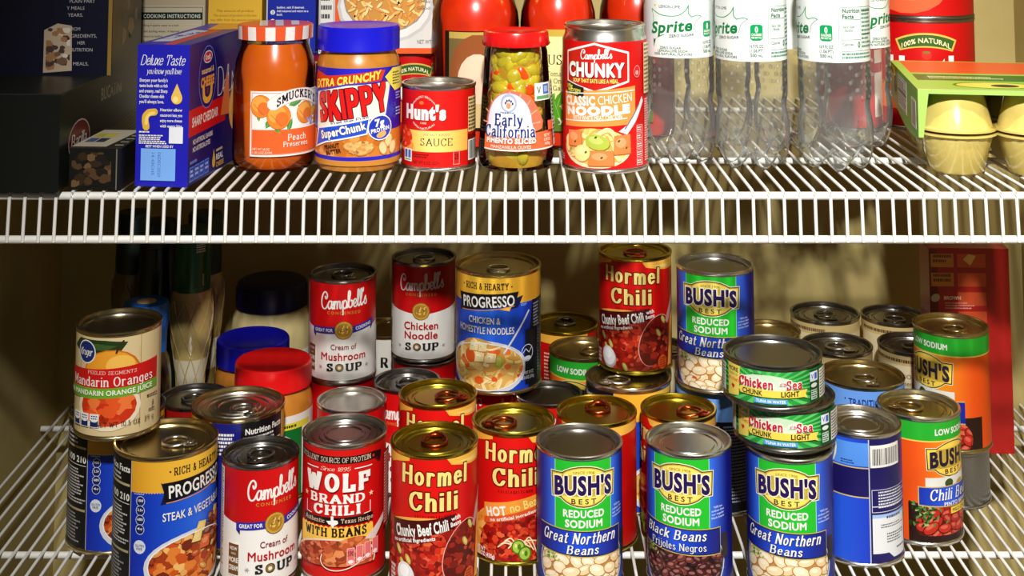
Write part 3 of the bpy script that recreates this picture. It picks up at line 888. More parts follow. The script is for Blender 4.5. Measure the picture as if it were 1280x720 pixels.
def hearty_label(L, kind):
    """yellow over blue label with a dark ribbon; nominal radius 43.5, height 116"""
    rd = L.rnd
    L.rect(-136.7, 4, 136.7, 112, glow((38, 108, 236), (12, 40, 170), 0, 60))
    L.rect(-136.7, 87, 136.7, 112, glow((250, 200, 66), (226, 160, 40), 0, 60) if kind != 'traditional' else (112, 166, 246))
    L.layer()
    for i in range(56):
        a = -70 + i * 2.3
        L.poly([(a, 87.6), (a + 2.3, 87.6), (a + 1.15, 86.2)], (240, 184, 56) if kind != 'traditional' else (112, 166, 246), True, False)
    # panels at the sides
    L.rect(-108, 4, -60, 112, (14, 13, 15))
    L.text('Nutrition Facts', -83, 104, 42, 5.2, W_, bold=.03); L.small(-106, 93, -62, 100, 2, (220, 220, 220)); L.rect(-106, 90, -62, 92, (190, 176, 130))
    L.text('100', -83, 81, 12, 5.4, W_, bold=.03); L.text('210', -68, 81, 12, 5.4, W_, bold=.03); L.rect(-106, 75.5, -62, 76, W_)
    L.small(-106, 42, -62, 73, 12, (210, 208, 204)); L.rect(-106, 36, -62, 38, (170, 160, 120)); L.small(-106, 8, -62, 34, 9, (160, 158, 154))
    L.rect(-60.6, 4, -60, 112, (200, 196, 180))
    L.rect(-160 + 23.5, 4, -108, 112, (24, 28, 120)); L.small(-134, 84, -110, 104, 6, W_, hgt=.6)
    L.poly([(46, 4), (137, 4), (137, 87), (52, 87), (46, 40)], (14, 16, 28), True)
    L.small(54, 12, 66, 84, 24, (150, 156, 170)); L.small(70, 12, 110, 84, 24, (150, 156, 170))
    for i, t in enumerate(('100', '2.5g', '680', '4g')):
        y = 80 - i * 7.6
        L.ell(-51, y, 4, 4.2, (225, 230, 240)); L.ell(-51, y, 3.6, 3.8, (20, 34, 96)); L.text(t, -51, y + .6, 5, 2, W_, bold=.02)
    L.small(-57, 85, -45, 86.4, 1, (200, 210, 240))
    L.ell(-51, 43, 5.4, 5.6, (222, 226, 236), n=14); L.text('GLUTEN', -51, 44, 8, 2, (20, 40, 110), bold=.02); L.text('FREE', -51, 41.4, 5.5, 2, (20, 40, 110), bold=.02)
    # ribbon and words
    if kind != 'traditional': L.text('RICH & HEARTY', 0, 103.6, 47, 5.6, (44, 26, 16), 'slab', bold=.24, rot=1)
    for a in (-26.5, 26.5): L.ell(a, 103.6, .8, .8, (44, 26, 16), n=8)
    if kind != 'traditional':
        L.poly([(-34, 95.2), (-27, 92.2), (-27, 78.2), (-34, 77.2), (-31, 86.2)], (20, 20, 70))
        L.poly([(-31, 79.2), (-27, 79.2), (30, 85.7), (34, 98.2), (-32, 94.7)], (16, 14, 22), True)
        L.poly([(31, 92.2), (39, 94.2), (35, 86.2), (33, 83.2), (22, 81.7), (24, 85.2)], (20, 20, 70))
        L.line([(-29, 78.4), (0, 80.8), (29, 84.8)], .8, (226, 150, 50)); L.poly([(14, 82.2), (26, 84.2), (24, 80.2)], (250, 190, 70), True)
        L.text('PROGRESSO', 1, 88.8, 57, 10.2, W_, bold=.022, rot=3.5)
    if kind != 'traditional': L.text('SOUP', 40, 85, 7, 2.2, (150, 190, 250), bold=.02)
    if kind == 'noodle':
        L.text('CHICKEN &', -2, 71, 34, 6.2, W_, bold=.02, shadow=((10, 30, 110), .4, -.4)); L.text('HOMESTYLE NOODLES', -2, 61.5, 62, 6.4, W_, bold=.02, shadow=((10, 30, 110), .4, -.4))
    elif kind == 'steak':
        L.text('STEAK & VEGETABLES', 0, 68, 64, 6.6, W_, bold=.015, rot=2, shadow=((10, 30, 110), .4, -.4))
    else:
        L.text('TRADITIONAL', 0, 101, 46, 7, (20, 40, 130), bold=.02)
    # bowl
    L.poly(L.clip(L.ell_pts(-2, 26, 45, 26, 0, 30), [(-70, 4.6), (60, 4.6), (60, 70), (-70, 70)]), (216, 218, 222), True)
    reg = L.clip(L.ell_pts(-2, 27, 41, 22, 0, 30), [(-70, 5), (60, 5), (60, 70), (-70, 70)])
    if kind == 'noodle':
        noodle_pic(L, reg, 4)
        L.chunks(reg, 22, 4, [(224, 92, 30), (236, 120, 50)], 6)
        sp = L.ell_pts(-4, 38, 24, 15, -14, 24)
        L.line([(18, 40), (34, 62), (46, 78)], 2.2, (190, 196, 206)); L.line([(18, 40), (34, 62), (46, 78)], .8, (240, 244, 250))
        L.poly(sp, (216, 160, 76), True)
        L.chunks(sp, 16, 5.5, [(240, 214, 150), (250, 232, 180), (232, 196, 120)], 9)
        L.ell(-17, 36, 6, 7, (226, 90, 28), 20); L.ell(9, 42, 6, 4, (232, 104, 40)); L.ell(13, 32, 5, 6, (176, 184, 60)); L.ell(13, 33, 3, 4, (206, 212, 100))
        for a, b in ((-4, 46), (-7, 36), (5, 36), (-13, 46)):
            q = [(a - 5, b - 5), (a + 5, b - 4), (a + 6, b + 4), (a - 3, b + 5)]
            L.poly([(x + .5, y - .8) for x, y in q], (186, 130, 60), True); L.poly(q, (246, 224, 164), True); L.ell(a, b + 1, 2.6, 1.8, (252, 240, 204), n=9); L.ell(a - 1, b, .7, .4, (90, 110, 40), n=6)
        L.line([(-12, 52), (2, 44), (14, 46)], 2.0, (250, 232, 176), True)
    else:
        L.poly(reg, (132, 50, 16), True)
        L.chunks(reg, 170, 5, [(206, 84, 26), (230, 130, 50), (166, 60, 20), (236, 170, 90), (120, 40, 16), (244, 190, 110)], 6)
        L.beans(reg, 0, 4.6, 2.6, [(240, 190, 110), (226, 150, 70), (200, 76, 30)], (110, 46, 16), lambda c: lerp(c, (255, 236, 190), .4), 11, step=3.4)
        for (a, b, z, c) in ((10, 46, 7, (110, 42, 24)), (18, 52, 6.5, (84, 30, 18)), (2, 52, 6, (240, 206, 110)), (24, 44, 7, (222, 90, 36)), (8, 38, 7, (228, 100, 46)), (18, 40, 6, (130, 56, 30)), (22, 58, 5.5, (240, 196, 96)), (14, 56, 5, (120, 46, 26)), (26, 52, 6, (206, 76, 30)), (-2, 45, 5.5, (246, 216, 130))):
            q = [(a - z, b - z * .6), (a + z * .6, b - z * .8), (a + z, b + z * .5), (a - z * .4, b + z * .8)]
            L.poly([(x + .7, y - 1) for x, y in q], (70, 24, 10), True); L.poly(q, c, True); L.ell(a - .5, b + .8, z * .55, z * .35, lerp(c, (255, 230, 190), .35), n=10)
    L.line(L.ell_pts(-2, 27, 41.5, 22.5, 0, 26), .9, (244, 246, 250), closed=True)
    if kind == 'noodle':
        L.rect(41, 8, 60, 60, (14, 16, 28)); L.line(L.ell_pts(44, 38, 7.4, 7.8, 0, 18), .7, (226, 230, 240), closed=True); L.ell(44, 33, 4.8, 2, (226, 230, 240)); L.line([(38, 38), (42, 42), (46, 38), (50, 43)], .8, (226, 230, 240))
        L.text('NET WT 19 OZ', 44, 19, 17, 3, W_, bold=.02); L.text('1 LB 3 OZ (538g)', 44, 14.6, 19, 2.8, W_, bold=.01)

def texas(L, cu, cv, k, col):
    p = [(-1, 4), (1, 4), (1, 1), (4, .6), (4.6, -1.4), (3.6, -2.4), (1.6, -3.4), (1.2, -5), (0, -4.6), (-1.4, -2.4), (-2.2, -2.8), (-3, -2), (-4.6, 0), (-1, .4)]
    L.poly([(cu + x * k, cv + y * k) for x, y in p], col)

def star(L, cu, cv, r, col):
    p = []
    for i in range(10):
        q = r if i % 2 == 0 else r * .42
        p.append((cu + q * math.sin(i * PI / 5), cv + q * math.cos(i * PI / 5)))
    L.poly(p, col)

def brand_chili_label(L):
    L.rect(-119.3, -14, 119.3, 109, glow((216, 22, 18), (190, 10, 10), 0, 60))
    L.poly([(-50, 97), (36, 96), (40, 94), (44, 90), (46, 101), (36, 103), (-50, 104)], (22, 14, 14))
    L.poly([(36, 96), (42, 90), (40, 97)], (90, 10, 8), True)
    L.text('EXCELLENT SOURCE OF PROTEIN', -7, 100, 76, 4.4, (240, 214, 190), 'serif', bold=.13); star(L, 34, 99.6, 2, (206, 60, 40))
    L.text('Since 1895', -2, 92, 27, 3.4, (250, 226, 206), 'hand', bold=.1, shear=.25)
    L.rect(-32, 91.5, -18, 92.4, W_); L.rect(15, 91.5, 32, 92.4, W_)
    L.text('WOLF', -1, 79.8, 62, 14, W_, 'slab', bold=.36, shadow=((120, 6, 6), .6, -.8))
    L.text('BRAND', -1, 65, 51, 7, W_, 'slab', bold=.27)
    L.text('CHILI', -1, 55, 43, 7.8, W_, 'slab', bold=.3)
    star(L, -32, 66.5, 2.8, (250, 200, 170)); star(L, 31, 66.5, 2.8, (250, 200, 170))
    L.line([(-31, 60), (-31, 50), (-25, 49.6)], .7, W_); L.line([(30, 60), (30, 50), (24, 49.6)], .7, W_)
    L.poly([(-36, 41.5), (33, 42), (33, 49), (-36, 48)], (26, 14, 14), True)
    L.text('Authentic', -22, 45, 22, 3.7, (240, 206, 176), 'serif', bold=.15); L.text('Texas Recipe', 18, 45.4, 29, 3.7, (240, 206, 176), 'serif', bold=.15)
    texas(L, -4, 45.4, 1.15, W_)
    pts = [(-38, 19)] + [(-38 + i * 2.2, 40.2 + (.7 if i % 2 else -.7)) for i in range(33)] + [(34, 22)]
    L.poly(pts, (246, 196, 76))
    L.text('WITH BEANS', -3, 35, 58, 7, (34, 18, 14), 'slab', bold=.28, rot=1)
    reg = L.clip(L.ell_pts(-6, 8, 40, 20, 4, 30), [(-60, 4.6), (60, 4.6), (60, 40), (-60, 40)])
    L.poly(L.clip(L.ell_pts(-6, 8, 41.5, 21.5, 4, 30), [(-60, 4.6), (60, 4.6), (60, 40), (-60, 40)]), (236, 214, 196), True)
    L.poly(reg, (150, 52, 24), True)
    L.chunks(reg, 300, 2.6, [(206, 96, 58), (178, 70, 38), (226, 126, 84), (150, 50, 26), (120, 36, 20), (196, 84, 50)], 5)
    sp = L.clip(L.ell_pts(8, 17, 22, 12, 22, 24), [(-60, 4.6), (60, 4.6), (60, 60), (-60, 60)])
    L.poly(sp, (160, 66, 30), True)
    L.chunks(sp, 70, 4, [(216, 116, 62), (190, 86, 44), (230, 140, 86), (150, 60, 30)], 7)
    L.line(L.ell_pts(8, 16, 23, 13, 22, 22, 150, 330), .9, (240, 224, 210))
    L.poly([(24, 27), (34, 24), (52, 44), (50, 47)], (226, 206, 200), True)
    for i in range(4):
        a = 12 + i * 7.6
        L.rect(a - 3.2, 6 + i * 1.4, a + 3.2, 21 + i * 1.4, (250, 190, 186)); L.rect(a - 2.7, 6.5 + i * 1.4, a + 2.7, 20.5 + i * 1.4, (226, 110, 110)); L.ell(a, 8.6 + i * 1.4, 2.4, 1.8, (250, 226, 224), n=10)
    L.text('590', 12, 16, 5.4, 4.4, (120, 10, 16), bold=.02)
    L.rect(46, 30, 60, 100, (170, 14, 12)); L.small(47, 32, 59, 98, 24, (226, 190, 180))

def tuna_label(L):
    """nominal radius 43.5, height 38"""
    L.rect(-136.7, 5, 136.7, 33, glow((60, 190, 74), (20, 104, 46), -2, 52))
    L.layer()
    for i in range(26):
        a = i * 2 * PI / 26
        L.poly([(-6, 21), (-6 + 60 * math.cos(a), 21 + 20 * math.sin(a)), (-6 + 60 * math.cos(a + .1), 21 + 20 * math.sin(a + .1))], (90, 206, 104), True, False)
    L.ell(-6, 21, 26, 9, (214, 240, 206))
    L.poly([(-48, 5.2), (-33, 8), (-31, 32.8), (-48, 32.8)], (250, 222, 100), True)
    L.text('MORE', -40, 28.6, 13, 3.4, (30, 40, 30), bold=.04); L.text('CHUNKS OF', -40, 24.4, 12, 1.9, (60, 70, 40), bold=.0); L.text('protein', -40, 20.4, 14, 3.2, (206, 60, 40), 'hand', bold=.13)
    L.ell(-41, 14.8, 1.2, 1.2, (206, 40, 30), n=8); L.ell(-39, 14.8, 1.2, 1.2, (206, 40, 30), n=8); L.poly([(-42, 14.4), (-38, 14.4), (-40, 12)], (206, 40, 30), True)
    L.small(-20, 29.4, -6, 31, 1, (60, 90, 60))
    for o in (True, False):
        kw = dict(outline=(W_, .7)) if o else {}
        L.text('Chicken', -15.5, 22.6, 31, 6.6, (206, 26, 44), 'serif', bold=.2, **kw)
        L.text('of the', 9, 23.4, 6, 2.2, (206, 26, 44), 'serif', bold=.15, **kw)
        L.text('Sea', 18.5, 22.6, 14, 6.6, (206, 26, 44), 'serif', bold=.2, **kw)
    L.poly([(-29, 12.5), (27, 12), (31, 10.6), (29, 14.6), (31, 18), (-29, 18.2), (-31, 15.4)], (248, 214, 84))
    L.text('CHUNK', -18, 15.2, 18, 4.2, (28, 50, 30), bold=.04); L.text('LIGHT', 14.5, 15.2, 16, 4.2, (28, 50, 30), bold=.04)
    L.rect(-16, 7, 12, 11, (84, 160, 226)); L.text('TUNA IN WATER', -2, 9, 25, 2.3, W_, bold=.03)
    L.rect(34, 5, 58, 33, (16, 70, 34))
    L.rect(34, 23, 44, 31, (226, 232, 244)); L.text('V', 37, 27, 3, 4, (60, 90, 190), bold=.03); L.rect(39.6, 24.4, 43, 29.6, (70, 100, 196))
    L.ell(39, 19.6, 4, 1.8, (230, 240, 232)); L.rect(35, 8, 43, 16, (190, 214, 196)); L.small(35.4, 8.4, 42.6, 15.6, 4, (20, 60, 30))
    L.rect(47, 7, 66, 31, (232, 230, 222)); L.small(48, 8, 65, 30, 9, (60, 60, 60))
    L.rect(-64, 8, -49, 31, (226, 236, 226)); L.small(-63, 9, -50, 30, 8, (60, 90, 60))

def sauce_label(L):
    """red tomato sauce label; nominal radius 34, height 76"""
    D = 34 * PI / 180
    L.rect(-106.9, 3.5, 106.9, 71.5, glow((222, 24, 18), (196, 10, 10), 0, 50))
    L.rect(-60 * D, 17.5, 51 * D, 36, glow((252, 226, 130), (244, 176, 74), -10 * D, 60 * D))
    c = -24 * D
    L.text("PROUDLY GROWN", c, 62.0, 24, 1.9, (250, 214, 196), bold=.02, arch=8)
    L.text("100% NATURAL", c, 40.2, 22, 1.9, (250, 214, 196), bold=.02, arch=-5)
    L.ell(c - 2, 60.4, 2.4, 1.6, (240, 110, 60)); L.ell(c + 13.5, 58.2, 1.8, 1.6, (246, 140, 50))
    L.text("1888", c, 42.6, 6, 1.7, (250, 214, 196), bold=.0)
    L.text("Hunt's", c, 52, 42, 11.5, W_, bold=.065, shadow=((110, 6, 6), .5, -.6))
    L.text('NO SALT ADDED', 0 - 3 * D, 32.6, 24, 1.9, (90, 104, 140), bold=.0, track=.1)
    L.text('SAUCE', -3.5 * D, 26.2, 30, 6, (30, 30, 60), 'serif', bold=.13, track=.16)
    L.ell(-66 * D, 22, 15, 5.5, (240, 150, 70)); L.ell(-66 * D, 29, 13, 10, (216, 50, 28)); L.chunks(L.ell_pts(-66 * D, 29, 13, 10), 30, 3, [(236, 90, 60), (206, 40, 24), (246, 120, 90)], 3)
    L.rect(-64 * D, 8, -45 * D, 19, (240, 240, 236)); L.rect(-62 * D, 11, -55 * D, 18, (60, 110, 190)); L.rect(-53 * D, 11, -47 * D, 18, (60, 110, 190)); L.rect(-62 * D, 9, -47 * D, 10, (70, 160, 60))
    L.small(-42 * D, 12, -8 * D, 16, 2, (120, 8, 8)); L.text('NET WT 8 OZ (227g)', -20 * D, 8, 26, 2.6, (140, 14, 12), bold=.02)
    L.rect(23 * D, 6, 34 * D, 18, (250, 150, 140)); L.rect(24 * D, 6.6, 33 * D, 17.4, (206, 20, 18)); L.text('25', 28.5 * D, 13, 4.4, 4.4, (90, 10, 10), bold=.03)
    L.rect(52 * D, 33, 92 * D, 64, (232, 206, 140)); L.small(53 * D, 34, 90 * D, 63, 9, (60, 40, 20), hgt=.6)
    L.rect(51 * D, 3.5, 95 * D, 31, (120, 8, 10)); L.rect(52 * D, 8, 92 * D, 26, (236, 236, 232)); L.vbars(54 * D, 9, 90 * D, 25, n=24)

def big_tomato_label(L, bowl):
    """large red tomato can; nominal radius 51, height 118"""
    L.rect(-160.3, 4, 160.3, 114, glow((204, 14, 16), (176, 6, 10), 0, 80))
    D = 51 * PI / 180
    if bowl:
        L.ell(-8, 36, 42, 30, (226, 100, 60)); L.ell(-8, 46, 40, 26, (246, 150, 110)); L.ell(-8, 50, 37, 18, (196, 30, 20))
        r = L.rnd
        for i in range(26):
            a, b = -8 + r.uniform(-28, 28), 54 + r.uniform(-12, 14)
            L.ell(a, b, 8, 7, (170, 18, 14), r.uniform(0, 90)); L.ell(a - .6, b + .8, 7, 6, (232, 50, 36), r.uniform(0, 90)); L.ell(a - 2, b + 2.6, 3, 2, (250, 140, 120))
        L.small(38, 44, 66, 70, 5, (120, 8, 10))
    else:
        L.poly([(-32, 96), (-27, 84)] + [(-27 + i * 5.4, 84 + 4.5 * (1 - ((i - 5) / 5) ** 2)) for i in range(11)] + [(32, 96)] + [(32 - i * 6.4, 96 + 8 * (1 - ((i - 5) / 5) ** 2)) for i in range(11)], (214, 190, 90))
        L.poly([(-29.5, 95), (-25.5, 86)] + [(-25.5 + i * 5.1, 86 + 4 * (1 - ((i - 5) / 5) ** 2)) for i in range(11)] + [(29.5, 95)] + [(29.5 - i * 5.9, 95 + 7 * (1 - ((i - 5) / 5) ** 2)) for i in range(11)], (54, 96, 34))
        L.text('100% NATURAL', 0, 92.6, 50, 5.2, (248, 240, 190), bold=.02, arch=7)
        L.ell(0, 80, 5, 4.4, (232, 50, 36)); L.ell(0, 83.4, 4, 1, (90, 130, 50))
        L.text("Hunt's", 0, 65, 82, 24, W_, bold=.065, shadow=((110, 6, 6), .8, -.9))
    L.rect(-66 * D, 6, -58 * D, 104, (240, 196, 110)); L.small(-65.5 * D, 8, -58.5 * D, 102, 18, (210, 130, 60))
    L.rect(-58 * D, 22, -20 * D, 50, (240, 120, 40)); L.text("Hunt's", -42 * D, 38, 20, 7, W_, bold=.06); L.line([(-50, 48), (-44, 52), (-36, 50)], 1.4, (60, 110, 40), True)

def chunky_label(L):
    """nominal radius 38, height 125"""
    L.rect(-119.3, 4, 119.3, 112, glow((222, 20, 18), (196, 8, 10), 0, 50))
    D = 38 * PI / 180
    hx = [(-9, 110.4), (22, 102.5), (22, 78), (-9, 69.5), (-39, 77), (-39, 102.5)]
    L.poly(hx, (196, 26, 20), True)
    L.line(hx, 2.6, (120, 6, 8), closed=True); L.line(hx, 1.9, (252, 226, 220), closed=True)
    L.text("Campbell's", -8, 101.6, 29, 8.2, W_, 'script', bold=.135, rot=3)
    for o in (1, 0):
        L.text('CHUNKY', -9 + .7 * o, 88 - .8 * o, 54, 11.4, (110, 6, 6) if o else W_, bold=.055)
    L.text('SOUP THAT EATS LIKE A MEAL.', -9, 78.6, 43, 3.3, (252, 226, 110), bold=.03)
    L.poly([(-42.6, 33), (29, 41), (29, 74), (-42.6, 68)], (244, 148, 70), True)
    L.poly([(-39, 66), (-19, 63.5), (-19, 72.5), (-39, 77)], (34, 28, 12), True)
    L.text('19g', -35, 73, 7, 3.4, (236, 226, 80), bold=.03); L.text('PROTEIN', -30, 69.6, 15, 2.6, (236, 226, 80), bold=.03); L.text('PER CAN', -31, 66.8, 11, 2, (236, 226, 80), bold=.02)
    L.line([(-42, 66.6), (28, 70.4)], .9, W_); L.line([(-42, 43), (20, 47)], .9, W_)
    L.text('CLASSIC', -24.5, 61, 32, 7.4, W_, bold=.05, rot=3); L.text('CHICKEN', 9.5, 63.6, 31, 7.4, W_, bold=.0, rot=5)
    L.text('NOODLE', -8, 53.4, 62, 6.8, W_, bold=.075, rot=3.4)
    L.text('WITH WHITE MEAT CHICKEN', -8, 47.4, 46, 3.8, W_, bold=.02, rot=3)
    L.poly([(-52, 4.4), (50, 4.4), (50, 36), (29, 42), (-42.6, 38), (-52, 34)], (214, 16, 16))
    L.poly([(12, 36), (20, 41), (34, 58), (38, 64), (40, 60), (30, 44), (20, 33)], (216, 222, 226)); L.line([(18, 38), (34, 58)], 1.3, (110, 120, 130))
    box = [(-60, 5), (60, 5), (60, 60), (-60, 60)]
    L.poly(L.clip(L.ell_pts(-9, 21, 33, 16.5, 0, 26), box), (250, 222, 176), True)
    bw = L.clip(L.ell_pts(-9, 23, 31.5, 15.5, 0, 26), box)
    noodle_pic(L, bw, 3, (246, 208, 120))
    L.line([(-37, 18), (-38, 28), (-24, 32), (-12, 30), (2, 37), (9, 30), (8, 18), (12, 12)], 4.6, (214, 160, 70), True); L.line([(-37, 18.6), (-38, 28.6), (-24, 32.6), (-12, 30.6), (2, 37.6), (9, 30.6), (8, 18.6), (12, 12.6)], 3.6, (252, 232, 160), True)
    for (a, b, ru, rv, c, q) in ((-29, 29, 8, 7, (240, 132, 70), 0), (-7, 27, 11, 6.5, (176, 190, 70), -10), (15, 25, 8, 8.5, (240, 130, 70), 10), (-4, 13.5, 11.5, 6.6, (240, 128, 66), 1), (-21, 17, 8, 7, (248, 220, 140), 20)):
        pts = [(a - ru, b - rv), (a + ru, b - rv * .9), (a + ru * .95, b + rv), (a - ru * .9, b + rv * .9)] if q in (0, 1, 10) else L.ell_pts(a, b, ru, rv, q, 14)
        L.cpoly([(x + .7, y - .9) for x, y in pts], lerp(c, (100, 50, 10), .5), box); L.cpoly(pts, c, box)
        L.cpoly(L.ell_pts(a - 1, b + 1.5, ru * .6, rv * .5, q, 12), lerp(c, (255, 250, 220), .25), box)
    for a, b in ((-28, 26), (-17, 18), (-3, 14), (12, 28), (19, 22), (-8, 31)): L.ell(a, b, 1.4, .9, (70, 80, 20), 40, 8)
    L.ell(31, 86, 4, 5.2, (240, 150, 150)); L.ell(31, 86, 3.4, 4.6, (206, 30, 30)); L.ell(31, 85, 2, 2, (240, 150, 150))
    for i in range(5):
        y = 6 + i * 7
        L.rect(30, y, 38, y + 6.2, (250, 200, 196)); L.rect(30.5, y + .4, 37.5, y + 5.8, (212, 30, 28)); L.small(31, y + 1, 37, y + 5, 2, W_)
    L.small(42, 8, 52, 62, 26, (250, 200, 190), hgt=.6); L.rect(41, 66, 60, 110, (226, 206, 160)); L.small(42, 67, 59, 109, 12, (90, 60, 40))
    L.small(-58, 8, -44, 14, 3, (250, 200, 196))

def mandarin_label(L):
    """nominal radius 38, height 88; wood-plank paper"""
    D = 38 * PI / 180
    L.rect(-119.3, -2, 119.3, 84, (226, 202, 152))
    r = L.rnd
    for i in range(60):
        a = r.uniform(-110, 110); b = r.uniform(5, 70)
        L.line([(a, b), (a + r.uniform(-.4, .4), b + r.uniform(4, 12))], .35, r.choice([(206, 178, 124), (236, 216, 172), (196, 166, 112)]))
    for a in (-58, -38, 20, 46, 70): L.rect(a, 4, a + .5, 84, (150, 118, 70))
    L.poly([(-49, 74), (-30, 66), (0, 70), (8, 80), (-12, 82), (-40, 82)], (36, 60, 26)); L.poly([(-40, 75), (-12, 73), (-2, 77), (-20, 79)], (64, 92, 40))
    L.ell(-6, 52, 27, 22, (206, 116, 26)); L.ell(-6.5, 52.6, 25, 20.4, (240, 160, 44)); L.ell(2, 60, 13, 9, (252, 196, 86))
    L.line([(-2, 71), (0, 76), (4, 81)], 1.8, (60, 40, 16), True)
    L.ell(-31, 71, 10.4, 10.2, W_); L.ell(-31, 71, 9.4, 9.2, (26, 44, 110)); L.text('Kroger', -31, 71, 14.6, 6, W_, 'hand', bold=.16, shear=.2)
    L.ell(-9, 24, 30, 20, (246, 232, 200)); L.ell(-9, 25, 26, 17, (222, 70, 28)); L.chunks(L.ell_pts(-9, 25, 26, 17), 44, 6, [(240, 90, 36), (214, 54, 22), (250, 126, 60), (226, 70, 26)], 4)
    L.poly([(-60, 39), (40, 41), (40, 60.5), (-60, 55)], (208, 24, 24), True)
    L.poly([(-60, 30), (40, 34.5), (40, 42), (-60, 40)], (110, 170, 44), True)
    L.text('PEELED SEGMENTS', -6, 54.2, 44, 2.9, (250, 214, 196), 'serif', bold=.13, track=.2)
    L.text('Mandarin Oranges', -8, 46.6, 80, 7.6, W_, 'serif', bold=.17, rot=1)
    L.text('IN MANDARIN ORANGE JUICE', -10, 37.2, 84, 4.2, (246, 250, 226), bold=.03, rot=1.4)
    for i in range(3):
        a = -40 + i * 10
        L.rect(a - 4.4, 7.5, a + 4.4, 19, (244, 244, 240)); L.rect(a - 3.8, 8, a + 3.8, 13.6, (26, 40, 96)); L.ell(a, 13.4, 3.2, 1.4, (244, 244, 240)); L.small(a - 3, 14, a + 3, 18, 2, (40, 60, 120))
    L.text('NET WT 10.5 OZ (297g)', 8, 10.4, 52, 3.8, (60, 44, 30), 'serif', bold=.16)
    L.small(26, 28, 40, 31, 1, (90, 70, 50)); L.text('2', 33, 22, 2.6, 4.2, (60, 44, 30), 'serif', bold=.2); L.small(28, 15.5, 37, 18.5, 1, (60, 44, 30))

def plain_cream_label(L):
    """cream soup label with a red bottle-shaped mark; nominal radius 38, height 113"""
    L.rect(-119.3, 4, 119.3, 109, (232, 218, 178))
    L.rect(-119.3, 100, 119.3, 109, (214, 190, 130))
    L.small(-50, 101, 50, 107, 1, (90, 60, 40), hgt=.5)
    L.text('NO', -4, 90, 10, 4.2, (70, 50, 40), bold=.0); L.text('Preservatives', 2, 83.5, 34, 4.2, (70, 50, 40), bold=.0); L.ell(-24, 88, 1, 1, (60, 40, 30), n=8)
    L.ell(0, 58, 26, 20, (236, 236, 230)); L.poly(L.ell_pts(-18, 64, 14, 14, 0, 16), (206, 30, 24), True); L.ell(8, 62, 9, 12, (50, 90, 40)); L.ell(22, 58, 10, 12, (200, 30, 24)); L.ell(-2, 54, 10, 8, (240, 200, 120))
    L.rect(-119.3, 4, 119.3, 44, (176, 24, 22))
    L.rect(-66, 46, -52, 98, (196, 140, 60)); L.small(-65, 48, -53, 96, 12, (110, 60, 30))

def dark_red_label(L):
    L.rect(-106.9, 4, 106.9, 98, (150, 14, 12)); L.rect(-106.9, 4, 106.9, 46, (226, 222, 214)); L.rect(-40, 60, 40, 80, (190, 30, 20)); L.small(-36, 62, 36, 78, 3, (230, 220, 200))

def white_text_label(L):
    L.rect(-119.3, 4, 119.3, 109, (226, 224, 214)); L.rect(-119.3, 4, 119.3, 40, (170, 20, 18))
    L.text('R', -3, 84, 9, 10, (26, 22, 22), 'serif', bold=.3); L.text('OO', 2, 66, 19, 9, (26, 22, 22), bold=.04); L.rect(-60, 4, -14, 109, (70, 64, 60)); L.small(-56, 44, -18, 96, 8, (40, 36, 34))
# ------------------------------------------------------------------ the setting
HU, HL = 0.247, 0.598          # the two shelf tops, metres below the camera
DF, DB = at(640, 237, HU)[1], 1.645          # front edge and wall
ZU, ZL = CZ - HU, CZ - HL
XL, XR = -0.53, 0.60

wallm = noisy('beige_wall_paint', (178, 160, 100), (192, 174, 114), 9.0, 0.8, bump=0.25)
def slab(name, lo, hi, m):
    o = Mesh().box(lo, hi).build(name, m, None, 0)
    return tag(o, kind='structure')
slab('wall_back', (XL - .02, DB, 0), (XR + .02, DB + .02, 2.4), wallm)
slab('wall_left', (XL - .02, .9, 0), (XL, DB, 2.4), wallm)
slab('wall_right', (XR, .9, 0), (XR + .02, DB, 2.4), wallm)
slab('floor', (XL - .6, -.6, -.02), (XR + .6, DB + .02, 0), noisy('floor_boards', (96, 80, 60), (120, 100, 76), 6.0, 0.6))

white = mat('white_coated_wire', (236, 234, 228), 0.35)
def wire_shelf(name, z, label):
    t = thing(name, label, 'shelf', (0, DF, z), 0, 'wire shelves of the pantry')
    r = .00145
    wm = Mesh().tube([(0, DB - DF - .003, -r), (0, .004, -r), (0, -.0012, -r - .0012), (0, -.0022, -.006), (0, -.0052, -.041)], r, 8)
    w0 = wm.build('wire', white, t, 50)
    kf = at(640, 237, HU)[2]
    x0, st = (708.9 - 640) * kf, 19.32 * kf
    k0, k1 = math.ceil((XL + .006 - x0) / st), math.floor((XR - .006 - x0) / st)
    w0.location = (x0 + k0 * st, 0, 0)
    for k in range(k0 + 1, k1 + 1):
        w = w0.copy()
        COL.objects.link(w)
        w.parent = t
        w.location = (x0 + k * st, 0, 0)
    for nm, y, zz, rr in (('front_rail', .0026, -.0056, .0033), ('lip_rail', -.0008, -.0398, .0033), ('middle_rod', .150, -.0062, .0031), ('back_rod', .44, -.0062, .0031)):
        Mesh().tube([(XL + .002, y, zz), (XR - .002, y, zz)], rr, 12).build(nm, white, t, 50)
    return t
wire_shelf('wire_shelf', ZU, 'white wire shelf with a deep front lip carrying boxes, jars and bottles')
wire_shelf('wire_shelf', ZL, 'lower white wire shelf under the stacked cans')

# ------------------------------------------------------------------ cans
def facing(x, y): return math.atan2(-x, y)

def tab_mesh(L=.032, W=.0215):
    m = Mesh()
    loop = []
    for k in range(20):
        a = 2 * PI * k / 20
        loop.append((W * .5 * math.sin(a) * (1 - .12 * math.cos(a)), -L * .36 * math.cos(a) + L * .1, .0012 + .0012 * max(0, math.cos(a))))
    m.tube(loop, .0016, 8, True, .8)
    m.blob((0, -L * .34, .0012), (W * .34, L * .2, .0013), 12, 6)
    m.blob((0, -L * .34, .0022), (.0032, .0032, .0016), 10, 5)
    return m

